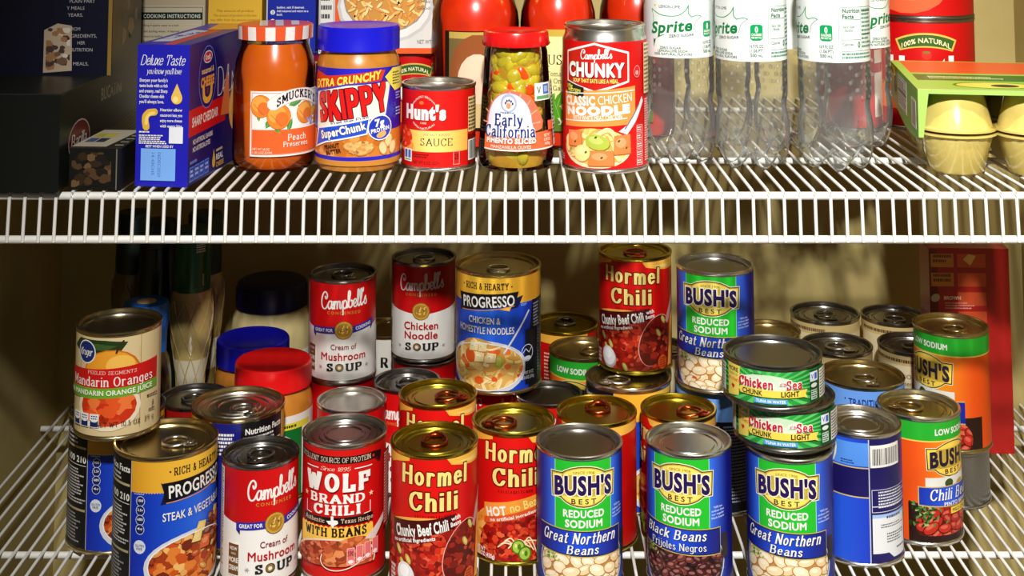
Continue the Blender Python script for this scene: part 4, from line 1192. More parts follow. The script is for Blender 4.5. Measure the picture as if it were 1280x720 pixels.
def can_parts(t, R, H, nom, art, metal, lidmat, tab=None, tabm=None, rot=0.0, neck=0.0, rings=1, seed=1):
    Rb = R - .0010
    tr = R - neck
    top = [(Rb, H - .0036), (R - .0003, H - .0030), (R, H - .0024), (R, H - .0006), (R - .0007, H), (R - .0020, H), (R - .0027, H - .0007), (R - .0030, H - .0052)]
    if neck:
        top = [(Rb, H - .0125), (R - .0030, H - .0085), (tr - .001, H - .0048), (tr - .0012, H - .0036), (tr - .0003, H - .0030), (tr, H - .0024), (tr, H - .0006), (tr - .0007, H), (tr - .0020, H), (tr - .0027, H - .0007), (tr - .0030, H - .0052)]
    body = [(0, .0028), (R - .0040, .0028), (R - .0032, .0004), (R - .0020, 0), (R - .0006, 0), (R, .0007), (R, .0024), (R - .0003, .0030), (Rb, .0036)] + top
    Mesh().lathe(body, 72).build('can_body', metal, t, 30)
    q = tr
    z = H - .0052
    lid = [(q - .0030, z), (q - .0040, z - .0008), (q - .0054, z), (q - .0062, z + .0012), (.83 * q, z + .0012)]
    if rings >= 1: lid += [(.815 * q, z + .0000), (.775 * q, z + .0000), (.755 * q, z + .0010)]
    if rings >= 2: lid += [(.67 * q, z + .0010), (.65 * q, z - .0001), (.61 * q, z - .0001), (.59 * q, z + .0010)]
    if rings >= 3: lid += [(.49 * q, z + .0010), (.47 * q, z + .0020), (.43 * q, z + .0020), (.41 * q, z + .0010)]
    lid += [(.2 * q, z + .0009), (0, z + .0008)]
    lo = Mesh().lathe(lid[::-1], 72).build('lid', lidmat, t, 40)
    if tab is not None:
        ta, tr_ = tab
        d = q * tr_
        a = math.radians(ta)
        # rivet end towards the rim at angle ta (0 = towards the viewer, 90 = to the right)
        tab_mesh().build('pull_tab', tabm or lidmat, lo, 50, loc=(d * math.sin(a), -d * math.cos(a), z + .0012), rot=(0, 0, a))
    if art:
        fn, args, nR, nH = art[:4]
        vs, vt = (art[4] if len(art) > 4 else 1.0), nH - 4.0
        L = round_print(Rb + .00018, nR, H / nH, 0.0, None, 144, seed, 0.0, vt, vs)
        L.lim = (vt - (vt - 4.0 * (1 if nH > 60 else 1.3)) / vs, nH - 4.0 * (1 if nH > 60 else 1.3))
        fn(L, *args)
        L.build('paper_label', printed(), t)

RP = (38, 113); RS = (34, 102); RH = (43.5, 116)
def can(name, label, px, ytop, W, base, H, art, rot=0, metal=None, lid=None, tab=None, tabm=None, group=None, neck=0.0, rings=1, depth=None):
    """a can whose lid centre is seen at (px, ytop); base = height of its foot below the camera"""
    x, y, mpp = at(px, ytop, base - H)
    R = W / 2 * mpp
    t = thing(name, label, 'can', (x, y, CZ - base), facing(x, y) + math.radians(rot), group)
    tb = None
    if tab: tb = (tab[0] - rot, tab[1])
    can_parts(t, R, H, None, art, (metal or TIN)(), (lid or metal or TIN)(), tb, tabm() if tabm else None, rot, neck, rings)
    return t

BEAN = lambda k: (bean_label, (k,), 38, 113, .93)
CHIL = lambda k: (chili_label, (k,), 38, 113)
SOUP = lambda k: (soup_label, (k,), 34, 102, .935)
HEAR = lambda k: (hearty_label, (k,), 43.5, 116)
S_, H_, C_, T_ = .113, .116, .1016, .038
G_BEAN, G_CHILI, G_SOUP, G_HEARTY, G_TUNA, G_CREAM = 'blue and green bean cans', 'red chili cans with gold lids', 'red and white condensed soup cans', 'blue and yellow hearty soup cans', 'green tuna cans', 'cream labelled soup cans at the back'

# front row of the lower shelf
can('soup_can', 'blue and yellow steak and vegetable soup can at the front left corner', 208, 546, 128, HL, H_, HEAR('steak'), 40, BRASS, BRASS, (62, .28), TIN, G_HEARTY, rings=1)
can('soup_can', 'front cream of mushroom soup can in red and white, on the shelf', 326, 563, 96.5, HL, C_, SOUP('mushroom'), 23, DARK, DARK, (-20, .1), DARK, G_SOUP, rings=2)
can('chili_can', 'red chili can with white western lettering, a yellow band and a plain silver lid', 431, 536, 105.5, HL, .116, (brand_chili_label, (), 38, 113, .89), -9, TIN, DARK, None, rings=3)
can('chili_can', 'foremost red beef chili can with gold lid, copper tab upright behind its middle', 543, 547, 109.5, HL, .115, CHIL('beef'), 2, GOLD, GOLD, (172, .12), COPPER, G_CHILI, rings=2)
can('chili_can', 'red hot no-beans chili can with green pepper slices beside the front bean can', 642, 522, 104, HL, S_, CHIL('hot'), 6, GOLD, GOLD, (-75, .35), COPPER, G_CHILI, rings=2)
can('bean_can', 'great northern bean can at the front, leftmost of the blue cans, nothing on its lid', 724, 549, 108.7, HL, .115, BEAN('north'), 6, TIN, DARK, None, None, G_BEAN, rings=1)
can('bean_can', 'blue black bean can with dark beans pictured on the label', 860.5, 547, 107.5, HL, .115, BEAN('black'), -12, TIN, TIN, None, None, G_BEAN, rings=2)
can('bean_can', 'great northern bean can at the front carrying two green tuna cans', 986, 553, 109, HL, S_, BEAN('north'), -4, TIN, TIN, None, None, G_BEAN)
can('bean_can', 'blue can turned upside down with its barcode and white text panel showing', 1074, 524, 103, HL, S_, (bean_back_label, (), 38, 113), -6, TIN, TIN, None, None, G_BEAN, rings=3)
can('bean_can', 'orange chili bean can with green top band and parsley, nearest the right edge', 1148, 504, 101, HL, S_, (chili_bean_label, (), 38, 113, .95), 52, TIN, BRASS, (-80, .3), BRASS, G_BEAN, rings=2)
# tuna on top of the bean can
can('tuna_can', 'lower of the two stacked green tuna cans', 980, 488, 125, HL - S_, T_, (tuna_label, (), 43.5, 38), -2, DARK, DARK, None, None, G_TUNA)
can('tuna_can', 'upper of the two stacked green tuna cans, grey lid on view', 965.5, 437, 122.6, HL - S_ - T_, T_, (tuna_label, (), 43.5, 38), 0, DARK, DARK, None, None, G_TUNA, rings=1)
# second row
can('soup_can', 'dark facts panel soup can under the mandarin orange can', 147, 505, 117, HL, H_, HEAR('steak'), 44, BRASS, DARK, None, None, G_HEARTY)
can('fruit_can', 'mandarin orange can with wood-grain label on top of a soup can', 149.5, 400, 105, HL - H_, .0915, (mandarin_label, (), 38, 88, .95), 0, BRASS, DARK, None)
can('soup_can', 'dark lidded can with a tab half hidden beside the mandarin oranges', 243, 494, 88, HL, C_, (dark_red_label, (), 34, 102), 0, DARK, DARK, (40, .1), DARK)
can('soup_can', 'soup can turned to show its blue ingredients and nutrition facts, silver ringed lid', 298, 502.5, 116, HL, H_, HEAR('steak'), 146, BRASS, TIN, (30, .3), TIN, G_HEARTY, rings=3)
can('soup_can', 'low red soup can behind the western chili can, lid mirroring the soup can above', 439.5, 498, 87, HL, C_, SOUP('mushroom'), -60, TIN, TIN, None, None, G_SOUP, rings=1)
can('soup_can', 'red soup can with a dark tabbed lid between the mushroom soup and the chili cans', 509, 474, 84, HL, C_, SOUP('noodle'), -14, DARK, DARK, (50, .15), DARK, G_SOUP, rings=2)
can('chili_can', 'gold lidded chili can straight behind the foremost beef chili can', 547.5, 490, 98, HL, S_, CHIL('beef'), -4, GOLD, GOLD, (75, .35), COPPER, G_CHILI, rings=2)
can('chili_can', 'gold lidded chili can turned sideways behind the front great northern beans', 745.5, 511, 101, HL, S_, CHIL('beef'), -76, GOLD, GOLD, (172, .38), COPPER, G_CHILI, rings=1)
can('chili_can', 'gold lidded chili can behind the black bean can', 848, 508, 95, HL, S_, CHIL('hot'), -70, GOLD, GOLD, (75, .4), COPPER, G_CHILI, rings=1)
can('soup_can', 'dark plain lid soup can behind the hot chili can', 686, 490, 85, HL, C_, SOUP('noodle'), 40, DARK, DARK, None, None, G_SOUP)
# stacks behind
t = can('soup_can', 'red soup can under the raised cream of mushroom can', 427, 464, 84, HL, C_, SOUP('noodle'), 10, DARK, DARK, None, None, G_SOUP)
can('soup_can', 'raised cream of mushroom soup can stacked on a red can', 429, 339, 84, HL - C_, C_, SOUP('mushroom'), 2, DARK, DARK, (30, .1), DARK, G_SOUP)
can('soup_can', 'red soup can under the chicken noodle soup can', 531, 443, 80, HL, C_, SOUP('noodle'), -40, DARK, DARK, None, None, G_SOUP)
can('soup_can', 'condensed chicken noodle soup can in red and white, stacked high', 530, 319, 80.5, HL - C_, C_, SOUP('noodle'), -5, DARK, DARK, (-10, .1), DARK, G_SOUP)
can('soup_can', 'red soup can under the blue chicken noodle can', 622, 470, 83, HL, C_, SOUP('noodle'), 0, DARK, DARK, None, None, G_SOUP)
can('soup_can', 'blue and yellow chicken and homestyle noodles soup can stacked on a red can', 623, 328, 107.3, HL - C_, H_, HEAR('noodle'), -17, BRASS, BRASS, (0, .32), TIN, G_HEARTY, rings=1)
can('soup_can', 'silver lidded can under the raised beef chili can', 785, 469, 107, HL, H_, HEAR('noodle'), 60, TIN, BRASS, (-62, .35), TIN, G_HEARTY, rings=2)
can('soup_can', 'dark lidded can behind the raised beef chili can', 818, 432, 84, HL, S_, (plain_cream_label, (), 38, 113), 0, DARK, DARK, (75, .3), DARK)
can('chili_can', 'raised red beef chili can with dark top just under the upper shelf', 793.5, 311, 92, HL - H_, S_, CHIL('beef'), -4, GOLD, GOLD, (10, .15), COPPER, G_CHILI)
can('soup_can', 'blue soup can under the raised great northern beans', 896, 470, 105, HL, H_, HEAR('traditional'), -84, TIN, DARK, None, None, G_HEARTY)
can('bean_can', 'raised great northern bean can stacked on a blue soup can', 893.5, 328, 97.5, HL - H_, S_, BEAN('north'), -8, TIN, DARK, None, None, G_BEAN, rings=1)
can('chili_can', 'red can with a brassy lid and dark tab beside the wall', 705, 402, 85, HL, .119, CHIL('hot'), 80, GOLD, GOLD, (172, .35), DARK, G_CHILI, rings=1)
can('bean_can', 'green banded low sodium can half hidden behind the raised chili can', 730, 434, 88, HL, .1155, (chili_bean_label, (), 38, 113), -20, BRASS, BRASS, (80, .3), BRASS, G_BEAN, rings=1)
can('tomato_can', 'white labelled can in the gap between the two raised red soup cans', 484, 408, 80, HL, .108, (white_text_label, (), 38, 113), 0, BRASS, BRASS, None)
can('soup_can', 'brassy lid behind the upper tuna can', 960, 411, 81, HL, .119, (plain_cream_label, (), 38, 113), 40, BRASS, BRASS, None, None, G_CREAM)
can('soup_can', 'cream labelled can with dark tabbed lid against the wall, farthest back', 1031, 389, 86, HL, .127, (plain_cream_label, (), 38, 113), -30, DARK, DARK, (30, .1), DARK, G_CREAM, rings=2)
can('soup_can', 'cream labelled can against the wall next to the red carton', 1118, 392, 83, HL, .124, (plain_cream_label, (), 38, 113), 10, DARK, DARK, (0, .35), DARK, G_CREAM, rings=2)
can('soup_can', 'dark lidded can with a ring tab just behind the upper tuna can', 1046, 429, 88, HL, .119, (plain_cream_label, (), 38, 113), -80, DARK, DARK, (60, .1), TIN, G_CREAM, rings=2)
can('soup_can', 'cream no preservatives can with red label corner behind the orange bean can', 1140, 428, 85, HL, .119, (plain_cream_label, (), 38, 113), -4, DARK, DARK, (35, .2), DARK, G_CREAM, rings=2)
can('soup_can', 'pale blue traditional soup can with a wide tabbed lid', 1077, 466, 104.5, HL, H_, HEAR('traditional'), 12, BRASS, BRASS, (30, .25), TIN, G_HEARTY, rings=1)
can('bean_can', 'low squat can under the small green banded bean can', 1188, 549, 94, HL, .052, None, 0, DARK, DARK)
can('bean_can', 'raised green banded bean can at the edge beside the red carton', 1188, 404, 92, HL - .052, .112, (chili_bean_label, (), 38, 113), -42, BRASS, BRASS, (30, .3), BRASS, G_BEAN, rings=1)

# upper shelf cans
def at_base(px, yb, h): return at(px, yb, h)
def can_b(name, label, px, yb, W, base, H, art, rot=0, metal=None, lid=None, tab=None, group=None, neck=0.0, rings=1):
    x, y, mpp = at(px, yb, base)
    t = thing(name, label, 'can', (x, y, CZ - base), facing(x, y) + math.radians(rot), group)
    can_parts(t, W / 2 * mpp, H, None, art, (metal or TIN)(), (lid or metal or TIN)(), tab, None, rot, neck, rings)
    return t, mpp
can_b('tomato_can', 'small red tomato sauce can with cream band on the upper shelf', 548, 206, 94, HU, .0735, (sauce_label, (), 34, 75), 0)
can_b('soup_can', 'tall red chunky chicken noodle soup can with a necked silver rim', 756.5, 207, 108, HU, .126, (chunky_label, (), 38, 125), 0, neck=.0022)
can_b('tomato_can', 'red tomato can behind the small sauce can, topped by the pasta box', 515, 165, 84, HU, .083, (big_tomato_label, (False,), 51, 118), 2, DARK)
can_b('tomato_can', 'second red tomato can hidden behind the peanut butter jar under the pasta box', 430, 165, 82, HU, .083, (big_tomato_label, (False,), 51, 118), 0, DARK)
G_BIG = 'large red tomato cans'
tb, mp_ = can_b('tomato_can', 'large red tomato can, lower of two, behind the green fruit cup pack', 1157, 154, 124, HU, .1125, (big_tomato_label, (False,), 51, 118), 3, DARK, DARK, None, G_BIG)
o = thing('tomato_can', 'large red tomato can with a bowl of tomatoes pictured, stacked on another', 'can', (tb.location.x, tb.location.y, tb.location.z + .1125), tb.rotation_euler.z - .2, G_BIG)
can_parts(o, 62 * mp_, .1125, None, (big_tomato_label, (True,), 51, 118), DARK(), DARK())
def red_words_label(L):
    L.rect(-119.3, 4, 119.3, 121, (186, 10, 14)); L.rect(20, 14, 60, 60, (238, 236, 230)); L.text('t', 50, 44, 5, 12, BLK, 'serif', bold=.2); L.text('o', 51, 28, 6, 12, BLK, 'serif', bold=.2); L.rect(20, 70, 60, 84, W_)
can_b('soup_can', 'red can with a white panel just behind the rightmost bottle', 1064, 158, 78, HU, .121, (red_words_label, (), 38, 125), 20, DARK)
# ------------------------------------------------------------------ jars and bottles
GLASS = lambda: thin_glass('clear_glass', ior=1.22, rough=.04)
def jar_at(name, label, cat, px, yb, base, rot=0, group=None):
    x, y, mpp = at(px, yb, base)
    return thing(name, label, cat, (x, y, CZ - base), facing(x, y) + math.radians(rot), group), mpp

def gen_label(t, R, z0, z1, fn, args=(), rf=None, nm='paper_label', seed=3, material=None):
    """u, v in true millimetres, v measured from the jar's foot"""
    L = round_print(R, R * 1000, .001, 0, rf, 144, seed)
    L.z0, L.z1 = z0 * 1000, z1 * 1000
    fn(L, *args)
    return L.build(nm, material or printed('glossy_print', .22, .5), t)

# peach preserves
t, k = jar_at('preserves_jar', 'peach preserves jar with orange gingham lid', 'jar', 342, 206, HU)
R = .0368
prof = [(0, .003), (.026, .002), (.033, .0), (.0358, .004), (R, .012), (R, .078), (.0362, .086), (.0345, .094), (.0318, .102), (.0302, .107), (.030, .112)]
jam = noisy('amber_jam', (220, 104, 14), (200, 84, 10), 22, 0.22, Coat_Weight=.3)
jam.node_tree.nodes['Principled BSDF'].inputs['Subsurface Weight'].default_value = .25
jam.node_tree.nodes['Principled BSDF'].inputs['Subsurface Radius'].default_value = (.02, .008, .002)
Mesh().lathe([(0, .005)] + [(max(.001, r - .0016), z + .002) for r, z in prof[1:-1]] + [(.0285, .108), (0, .108)], 64).build('preserves', jam, t, 40)
Mesh().lathe(prof, 72).build('glass_body', GLASS(), t, 50)
Lm = Mesh().lathe([(0, .1255), (.028, .1255), (.0322, .1252), (.0334, .1235), (.0334, .1135), (.0328, .1125), (.0305, .1125)][::-1], 72)
def gingham_lid(L):
    D = 33.6 * PI / 180
    for i in range(24):
        c = (238, 92, 46) if i % 2 == 0 else (246, 238, 232)
        s0 = -106 + i * 8.83
        sh = (i - 11.5) * .35
        L.poly([(s0 - sh * .4, 113), (s0 + 8.83 - sh * .4, 113), (s0 + 8.83 + sh * .4, 124.6), (s0 + sh * .4, 124.6)], c, True)
red_lid = mat('orange_lid_paint', (226, 84, 44), .3)
Lm.build('lid', red_lid, t, 30)
gen_label(t, .03355, .113, .1246, gingham_lid, nm='lid_check')
def top_check():
    P = flat_print((0, 0, .1256), (1, 0, 0), (0, 1, 0))
    for i in range(8):
        if i % 2: continue
        a = -28 + i * 7
        h = math.sqrt(max(0, 28 ** 2 - max(abs(a), abs(a + 7)) ** 2))
        P.rect(a, -h, a + 7, h, (246, 238, 232))
    P.build('lid_check', printed('glossy_print', .22, .5), t)
top_check()
def peach(L, u, v, r, rot=0):
    L.ell(u, v, r * 1.03, r * 1.05, (196, 76, 20)); L.ell(u, v, r, r, (240, 140, 50)); L.ell(u - r * .15, v + r * .2, r * .75, r * .7, (250, 172, 76)); L.ell(u + r * .25, v - r * .2, r * .55, r * .6, (236, 120, 50)); L.line([(u - r * .7, v + r * .2), (u - r * .2, v - r * .3), (u + r * .3, v - r * .8)], .5, (206, 96, 40), True)
def leaf(L, u, v, a, b, rot, c=(70, 140, 60)):
    p = [(-a, 0), (-a * .4, b), (a * .3, b * .8), (a, 0), (a * .3, -b * .8), (-a * .4, -b)]
    cr, sr = math.cos(math.radians(rot)), math.sin(math.radians(rot))
    L.poly([(u + x * cr - y * sr, v + x * sr + y * cr) for x, y in p], c, True); L.line([(u - a * cr, v - a * sr), (u + a * cr, v + a * sr)], .35, lerp(c, (230, 240, 200), .5))
def peach_label(L):
    u0, u1, v0, v1 = -22, 52, 14, 70
    L.rect(u0, v0, u1, v1, (250, 240, 234)); L.frame(u0 + 1.6, v0 + 1.6, u1 - 1.6, v1 - 1.6, .5, (214, 120, 70))
    L.rect(u0 + 2, 37, u1 - 2, v1 - 2, (250, 246, 238)); L.rect(u0 + 2, v0 + 2, u1 - 2, 37, (240, 104, 48))
    for a in ((-14, 48, 4, 100), (-8, 56, 7, 30), (2, 39, 6, 120), (-4, 44, 7, 60), (20, 60, 8, 20), (24, 52, 6, 110), (14, 41, 6, 70), (44, 54, 7, 40)): leaf(L, a[0], a[1], a[2], a[2] * .38, a[3], (80, 150, 70))
    peach(L, -12, 57, 9.5); peach(L, 30, 50, 9.5); peach(L, 4, 48, 10.5); peach(L, 45, 47, 8)
    for i in range(14): L.ell(37 + L.rnd.uniform(-5, 5), 42 + L.rnd.uniform(-4, 4), 1.6, 1.1, L.rnd.choice([(250, 250, 255), (200, 196, 230), (170, 160, 210)]), L.rnd.uniform(0, 180), 8)
    pts = [(-1 + i * 4, 59 + 7.5 * (1 - ((i - 6) / 6) ** 2)) for i in range(13)]
    L.line(pts, 11.4, (206, 190, 180)); L.line(pts, 10.6, (250, 240, 236))
    L.text("SMUCKER'S", 23, 63.4, 42, 6.2, (22, 22, 30), 'slab', bold=.26, arch=7.5)
    L.text('Peach', 21, 30, 18, 5.2, (252, 240, 226), 'serif', bold=.2); L.text('Preserves', 20, 24.4, 24, 4.2, (252, 240, 226), 'serif', bold=.2)
    L.text('NET WT 18 OZ', -11, 20.6, 15, 2, (252, 220, 190), bold=.02); L.text('1 LB 2 OZ (510g)', -10, 17.8, 17, 2, (252, 220, 190), bold=.02)
gen_label(t, R + .0003, .014, .07, peach_label)

# peanut butter
PBT = lambda: noisy('peanut_butter', (206, 136, 50), (190, 118, 38), 60, 0.3, Coat_Weight=.4)
def pb_jar(t, R, H, lidc, lid_r, lid_h, fn, grooves=True):
    b = H - lid_h
    Mesh().lathe([(0, .002), (R * .8, .0015), (R * .93, .003), (R, .011), (R, b * .78), (R * .99, b * .86), (R * .95, b * .93), (lid_r * .9, b * .98), (lid_r * .9, b + .002), (0, b + .002)], 72).build('jar_body', PBT(), t, 40)
    seg = 180
    rf = (lambda r, z, a: r - (.0007 if (grooves and int(a / (2 * PI) * seg + .5) % 2 and b + .002 < z < H - .003 and r > lid_r * .97) else 0))
    m = mat('plastic_lid_%d_%d_%d' % lidc, lidc, .28)
    Mesh().lathe([(lid_r * .9, b), (lid_r, b), (lid_r, b + .0015), (lid_r, b + .003), (lid_r, H - .0035), (lid_r * .99, H - .0015), (lid_r * .96, H - .0002), (lid_r * .9, H), (lid_r * .84, H - .0008), (0, H - .0008)], seg, rf).build('lid', m, t, 40)
    gen_label(t, R + .0003, .01, b * .78, fn)
def pb_label(L):
    top = 91
    L.rect(-118, 8, 118, top, glow((50, 42, 214), (28, 24, 150), 0, 50))
    for a, b, c in ((-30, 14, 1), (20, 10, 2), (40, 60, 3)): L.poly([(a, b), (a + 8, b + 10), (a + 4, b + 24), (a - 4, b + 18)], (70, 62, 226))
    L.rect(-118, 8, 118, 37, (214, 128, 46)); L.rect(-118, 12.5, 118, 15.8, (40, 36, 190)); L.rect(-118, 8, 118, 12.5, (206, 136, 50))
    L.chunks([(-44, 16), (40, 16), (40, 40), (-44, 40)], 26, 7, [(226, 142, 56), (200, 110, 36), (236, 160, 80)], 3)
    for pts, c in (([(-50, 80), (-46, 88), (-30, 84), (20, 89), (25, 89), (21, 80), (-18, 76), (-50, 71)], (250, 200, 60)),):
        L.poly(pts, (220, 60, 30))
    L.text('EXTRA CRUNCHY', -13, 80.6, 68, 6.6, (250, 222, 90), bold=.05, rot=8, shear=.2, outline=((206, 40, 26), .8))
    L.poly([(-46, 34), (-46, 70), (-10, 78), (33, 80.5), (27, 49), (-6, 43)], (60, 60, 190), True); L.poly([(-44.5, 36), (-44.5, 69), (-10, 76.4), (31, 78.6), (25.6, 50), (-6, 44.6)], (248, 240, 222), True)
    for o in (1, 0):
        kw = dict(outline=((90, 16, 40), .8)) if o else {}
        L.text('SKIPPY', -7, 61.5, 67, 20.5, (226, 30, 24), 'round', bold=.3, rot=9, **kw)
    L.text('Fuel the Fun!', -8, 46.6, 34, 2.6, (40, 50, 140), 'hand', bold=.14, rot=10)
    L.poly([(-46, 21), (-41, 39.5), (10, 49), (8, 35), (-30, 27)], (248, 248, 250)); L.poly([(-44.5, 23), (-40, 38), (9, 47.6), (7, 36), (-30, 28.4)], (40, 84, 214))
    L.text('SuperChunk', -15, 38, 44, 6.6, W_, bold=.05, rot=13, outline=((20, 30, 120), .5)); 
    L.text('PEANUT', -24, 24.4, 16, 3.4, (60, 24, 16), bold=.04, rot=12); L.text('BUTTER', -22, 20, 15, 3.4, (60, 24, 16), bold=.04, rot=12)
    for a, b, r in ((-4, 25, 0), (6, 22, 20)): L.ell(a, b, 9, 4.4, (196, 130, 60), r); L.ell(a, b + .4, 8, 3.6, (230, 176, 104), r)
    L.chunks(L.ell_pts(2, 24, 12, 6), 30, 1.6, [(210, 150, 80), (236, 190, 120)], 4)
    for a, b, r in ((29, 28, 70), (23, 22, 110), (34, 22, 70)): L.ell(a, b, 6, 4.2, (206, 150, 84), r); L.ell(a - .5, b + .5, 5.2, 3.5, (246, 214, 158), r)
    L.ell(20, 40, 12, 11, W_); L.ell(20, 40, 11, 10, (36, 60, 190)); L.text('7g', 19, 44.4, 9, 6, W_, bold=.05, rot=6); L.text('PROTEIN', 20, 38.4, 18, 3.4, W_, bold=.04, rot=8); L.ell(21, 34, 5, 2.6, (230, 180, 110), 15)
    L.poly([(24, 83), (33, 90), (52, 90), (52, 72), (36, 70), (30, 76)], (250, 226, 90)); L.small(33, 75, 48, 87, 5, (60, 60, 40)); L.small(38, 62, 47, 69, 3, (170, 170, 240)); L.small(38, 48, 47, 56, 3, (170, 170, 240))
t, k = jar_at('peanut_butter_jar', 'extra crunchy peanut butter jar with ribbed blue lid on the upper shelf', 'jar', 447, 209, HU)
pb_jar(t, .0374, .1255, (26, 26, 206), .0366, .021, pb_label)

# olives
t, k = jar_at('olive_jar', 'tapered jar of sliced green olives with red lid', 'jar', 645, 209, HU)
def orad(z): return .0334 - .0052 * max(0, min(1, (z - .012) / .09))
prof = [(0, .002), (.027, .0015), (.0312, .003), (.0334, .011)] + [(orad(.012 + .0075 * i), .012 + .0075 * i) for i in range(1, 13)] + [(.0272, .106), (.027, .110)]
rr = random.Random(12)
mo, mpim = Mesh(), Mesh()
for i in range(210):
    z = .0125 + .09 * rr.random()
    a = rr.uniform(-2.0, 2.0)
    q = orad(z) - .0088 - rr.uniform(0, .003)
    c = (q * math.sin(a), -q * math.cos(a), z)
    rot = Matrix.Rotation(a, 3, 'Z') @ Matrix.Rotation(rr.uniform(0, 3), 3, 'Y')
    (mpim if i % 5 == 0 else mo).blob(c, (rr.uniform(.007, .0105), rr.uniform(.003, .0045), rr.uniform(.005, .0075)), 10, 6, rot)
tag(mo.build('olive_slices', noisy('olive_flesh', (206, 186, 40), (172, 156, 34), 90, .25, Coat_Weight=.5), t, 60), kind='stuff')
tag(mpim.build('pimento_pieces', noisy('pimento', (240, 90, 20), (226, 66, 14), 90, .25, Coat_Weight=.5), t, 60), kind='stuff')
Mesh().lathe([(0, .004), (.024, .004), (.0255, .01), (.021, .104), (0, .104)], 40).build('brine', noisy('brine_shade', (170, 124, 30), (190, 146, 36), 40, .3), t, 50)
Mesh().lathe(prof, 72).build('glass_body', GLASS(), t, 50)
Mesh().lathe([(.0275, .1075), (.0292, .1075), (.0298, .1085), (.0298, .1115), (.029, .1185), (.0285, .1198), (.0262, .1205), (.025, .1196), (0, .1194)], 96, lambda r, z, a: r + (.0005 * math.cos(24 * a) if z < .11 else 0)).build('lid', mat('red_lid_paint', (222, 24, 22), .25), t, 40)
def olive_label(L):
    L.poly([(-33, 21), (-33, 33), (44, 36), (52, 38), (52, 22), (0, 19.5)], (240, 104, 60)); L.rect(-33, 20, 52, 21.2, W_)
    fan = [(-30, 34), (-31, 46), (-27, 58), (-20, 66), (-8, 72), (4, 70), (14, 66), (22, 56), (28, 44), (26, 38), (12, 34)]
    L.poly(fan, (236, 116, 84)); 
    for i in range(9):
        a = math.radians(10 + i * 20); L.line([(-6 + 12 * math.cos(a), 40 + 12 * math.sin(a)), (-6 + 31 * math.cos(a), 38 + 32 * math.sin(a))], 1.1, (250, 170, 140))
    dome = [(-31, 33.5)] + [(-7 + 22 * math.cos(math.radians(180 - i * 12)), 44 + 25 * math.sin(math.radians(180 - i * 12))) for i in range(16)] + [(18, 34.5)]
    L.poly(dome, (232, 236, 246))
    L.line(dome, .5, (150, 160, 190), closed=True)
    L.ell(-7, 60.5, 8, 8, (170, 178, 206)); L.ell(-7, 60, 6, 6, (232, 236, 246)); L.ell(-7, 58, 2.2, 2.4, (236, 150, 110))
    for i, (a, b) in enumerate(((-10, 60.5), (-8.6, 62.4), (-6.6, 62.8), (-4.6, 62), (-3.2, 60))): L.ell(a, b, .9, 1.2, (30, 40, 100), n=8); L.line([(-7, 58.5), (a, b - 1)], .7, (236, 150, 110))
    L.small(-15, 51, 2, 53.4, 1, (90, 100, 140))
    for o in (1, 0):
        kw = dict(outline=(W_, .8)) if o else {}
        L.text('Early', -7, 46.5, 26, 9, (20, 44, 140), 'serif', bold=.17, **kw); L.text('California', -6.5, 36.6, 48, 9.2, (20, 44, 140), 'serif', bold=.17, **kw)
    L.text('PIMENTO SLICED', -5, 28.6, 46, 4, W_, bold=.05); L.text('MANZANILLA OLIVES', -5, 23.6, 36, 2.8, (252, 226, 206), bold=.01)
    L.text('NET WT', 31, 32, 8, 2.4, (252, 226, 206), bold=.03); L.text('5.75 OZ', 31, 28.6, 8.6, 2.4, (252, 226, 206), bold=.03); L.text('163g', 31, 25.2, 7, 2.4, (252, 226, 206), bold=.03)
    L.rect(18, 62, 39, 77, (236, 240, 236)); L.text('V', 23, 71, 5, 6, (60, 130, 80), bold=.03); L.rect(28, 67, 37, 75.5, (60, 110, 196)); L.rect(29.6, 69, 35.4, 74, (150, 180, 226)); L.rect(20, 63, 37, 66, (90, 160, 100))
    L.rect(33, 36, 42, 44, (240, 104, 60)); L.rect(42, 22, 56, 78, (226, 226, 224)); L.small(43, 27, 55, 77, 16, (60, 60, 70), hgt=.55)
gen_label(t, .0336, .02, .078, olive_label, rf=lambda v: orad(v * .001) + .0004)

# red sauce jars
SAUCE = lambda: noisy('tomato_sauce', (226, 56, 14), (206, 38, 10), 26, .25, Coat_Weight=.4)
def sauce_jar(t, R, fn, lidc):
    prof = [(0, .003), (R * .85, .002), (R * .96, .004), (R, .012), (R, .118), (R * .975, .128), (R * .9, .138), (R * .8, .146), (R * .76, .150), (R * .76, .156)]
    Mesh().lathe([(0, .006)] + [(max(.001, r - .002), z + .002) for r, z in prof[1:-2]] + [(0, .148)], 56).build('sauce', SAUCE(), t, 40)
    Mesh().lathe(prof, 64).build('glass_body', GLASS(), t, 50)
    Mesh().lathe([(R * .78, .152), (R * .86, .152), (R * .86, .168), (R * .82, .171), (0, .171)], 64).build('lid', mat('jar_lid_gold', lidc, .3, .8), t, 40)
    gen_label(t, R + .0004, .02, .11, fn)
def picture_label(L):
    u0, u1 = -27, 44
    L.rect(u0, 22, u1, 113, (34, 26, 16)); L.rect(u0 + 5, 106, u1 - 3, 112, (196, 168, 84)); L.rect(u0 + 5, 24, u1 - 3, 106, (120, 100, 60))
    L.ell(6, 74, 27, 36, (150, 84, 44)); L.ell(6, 66, 19, 26, (240, 206, 176)); L.rect(u0 + 5, 24, u1 - 3, 46, (214, 186, 130))
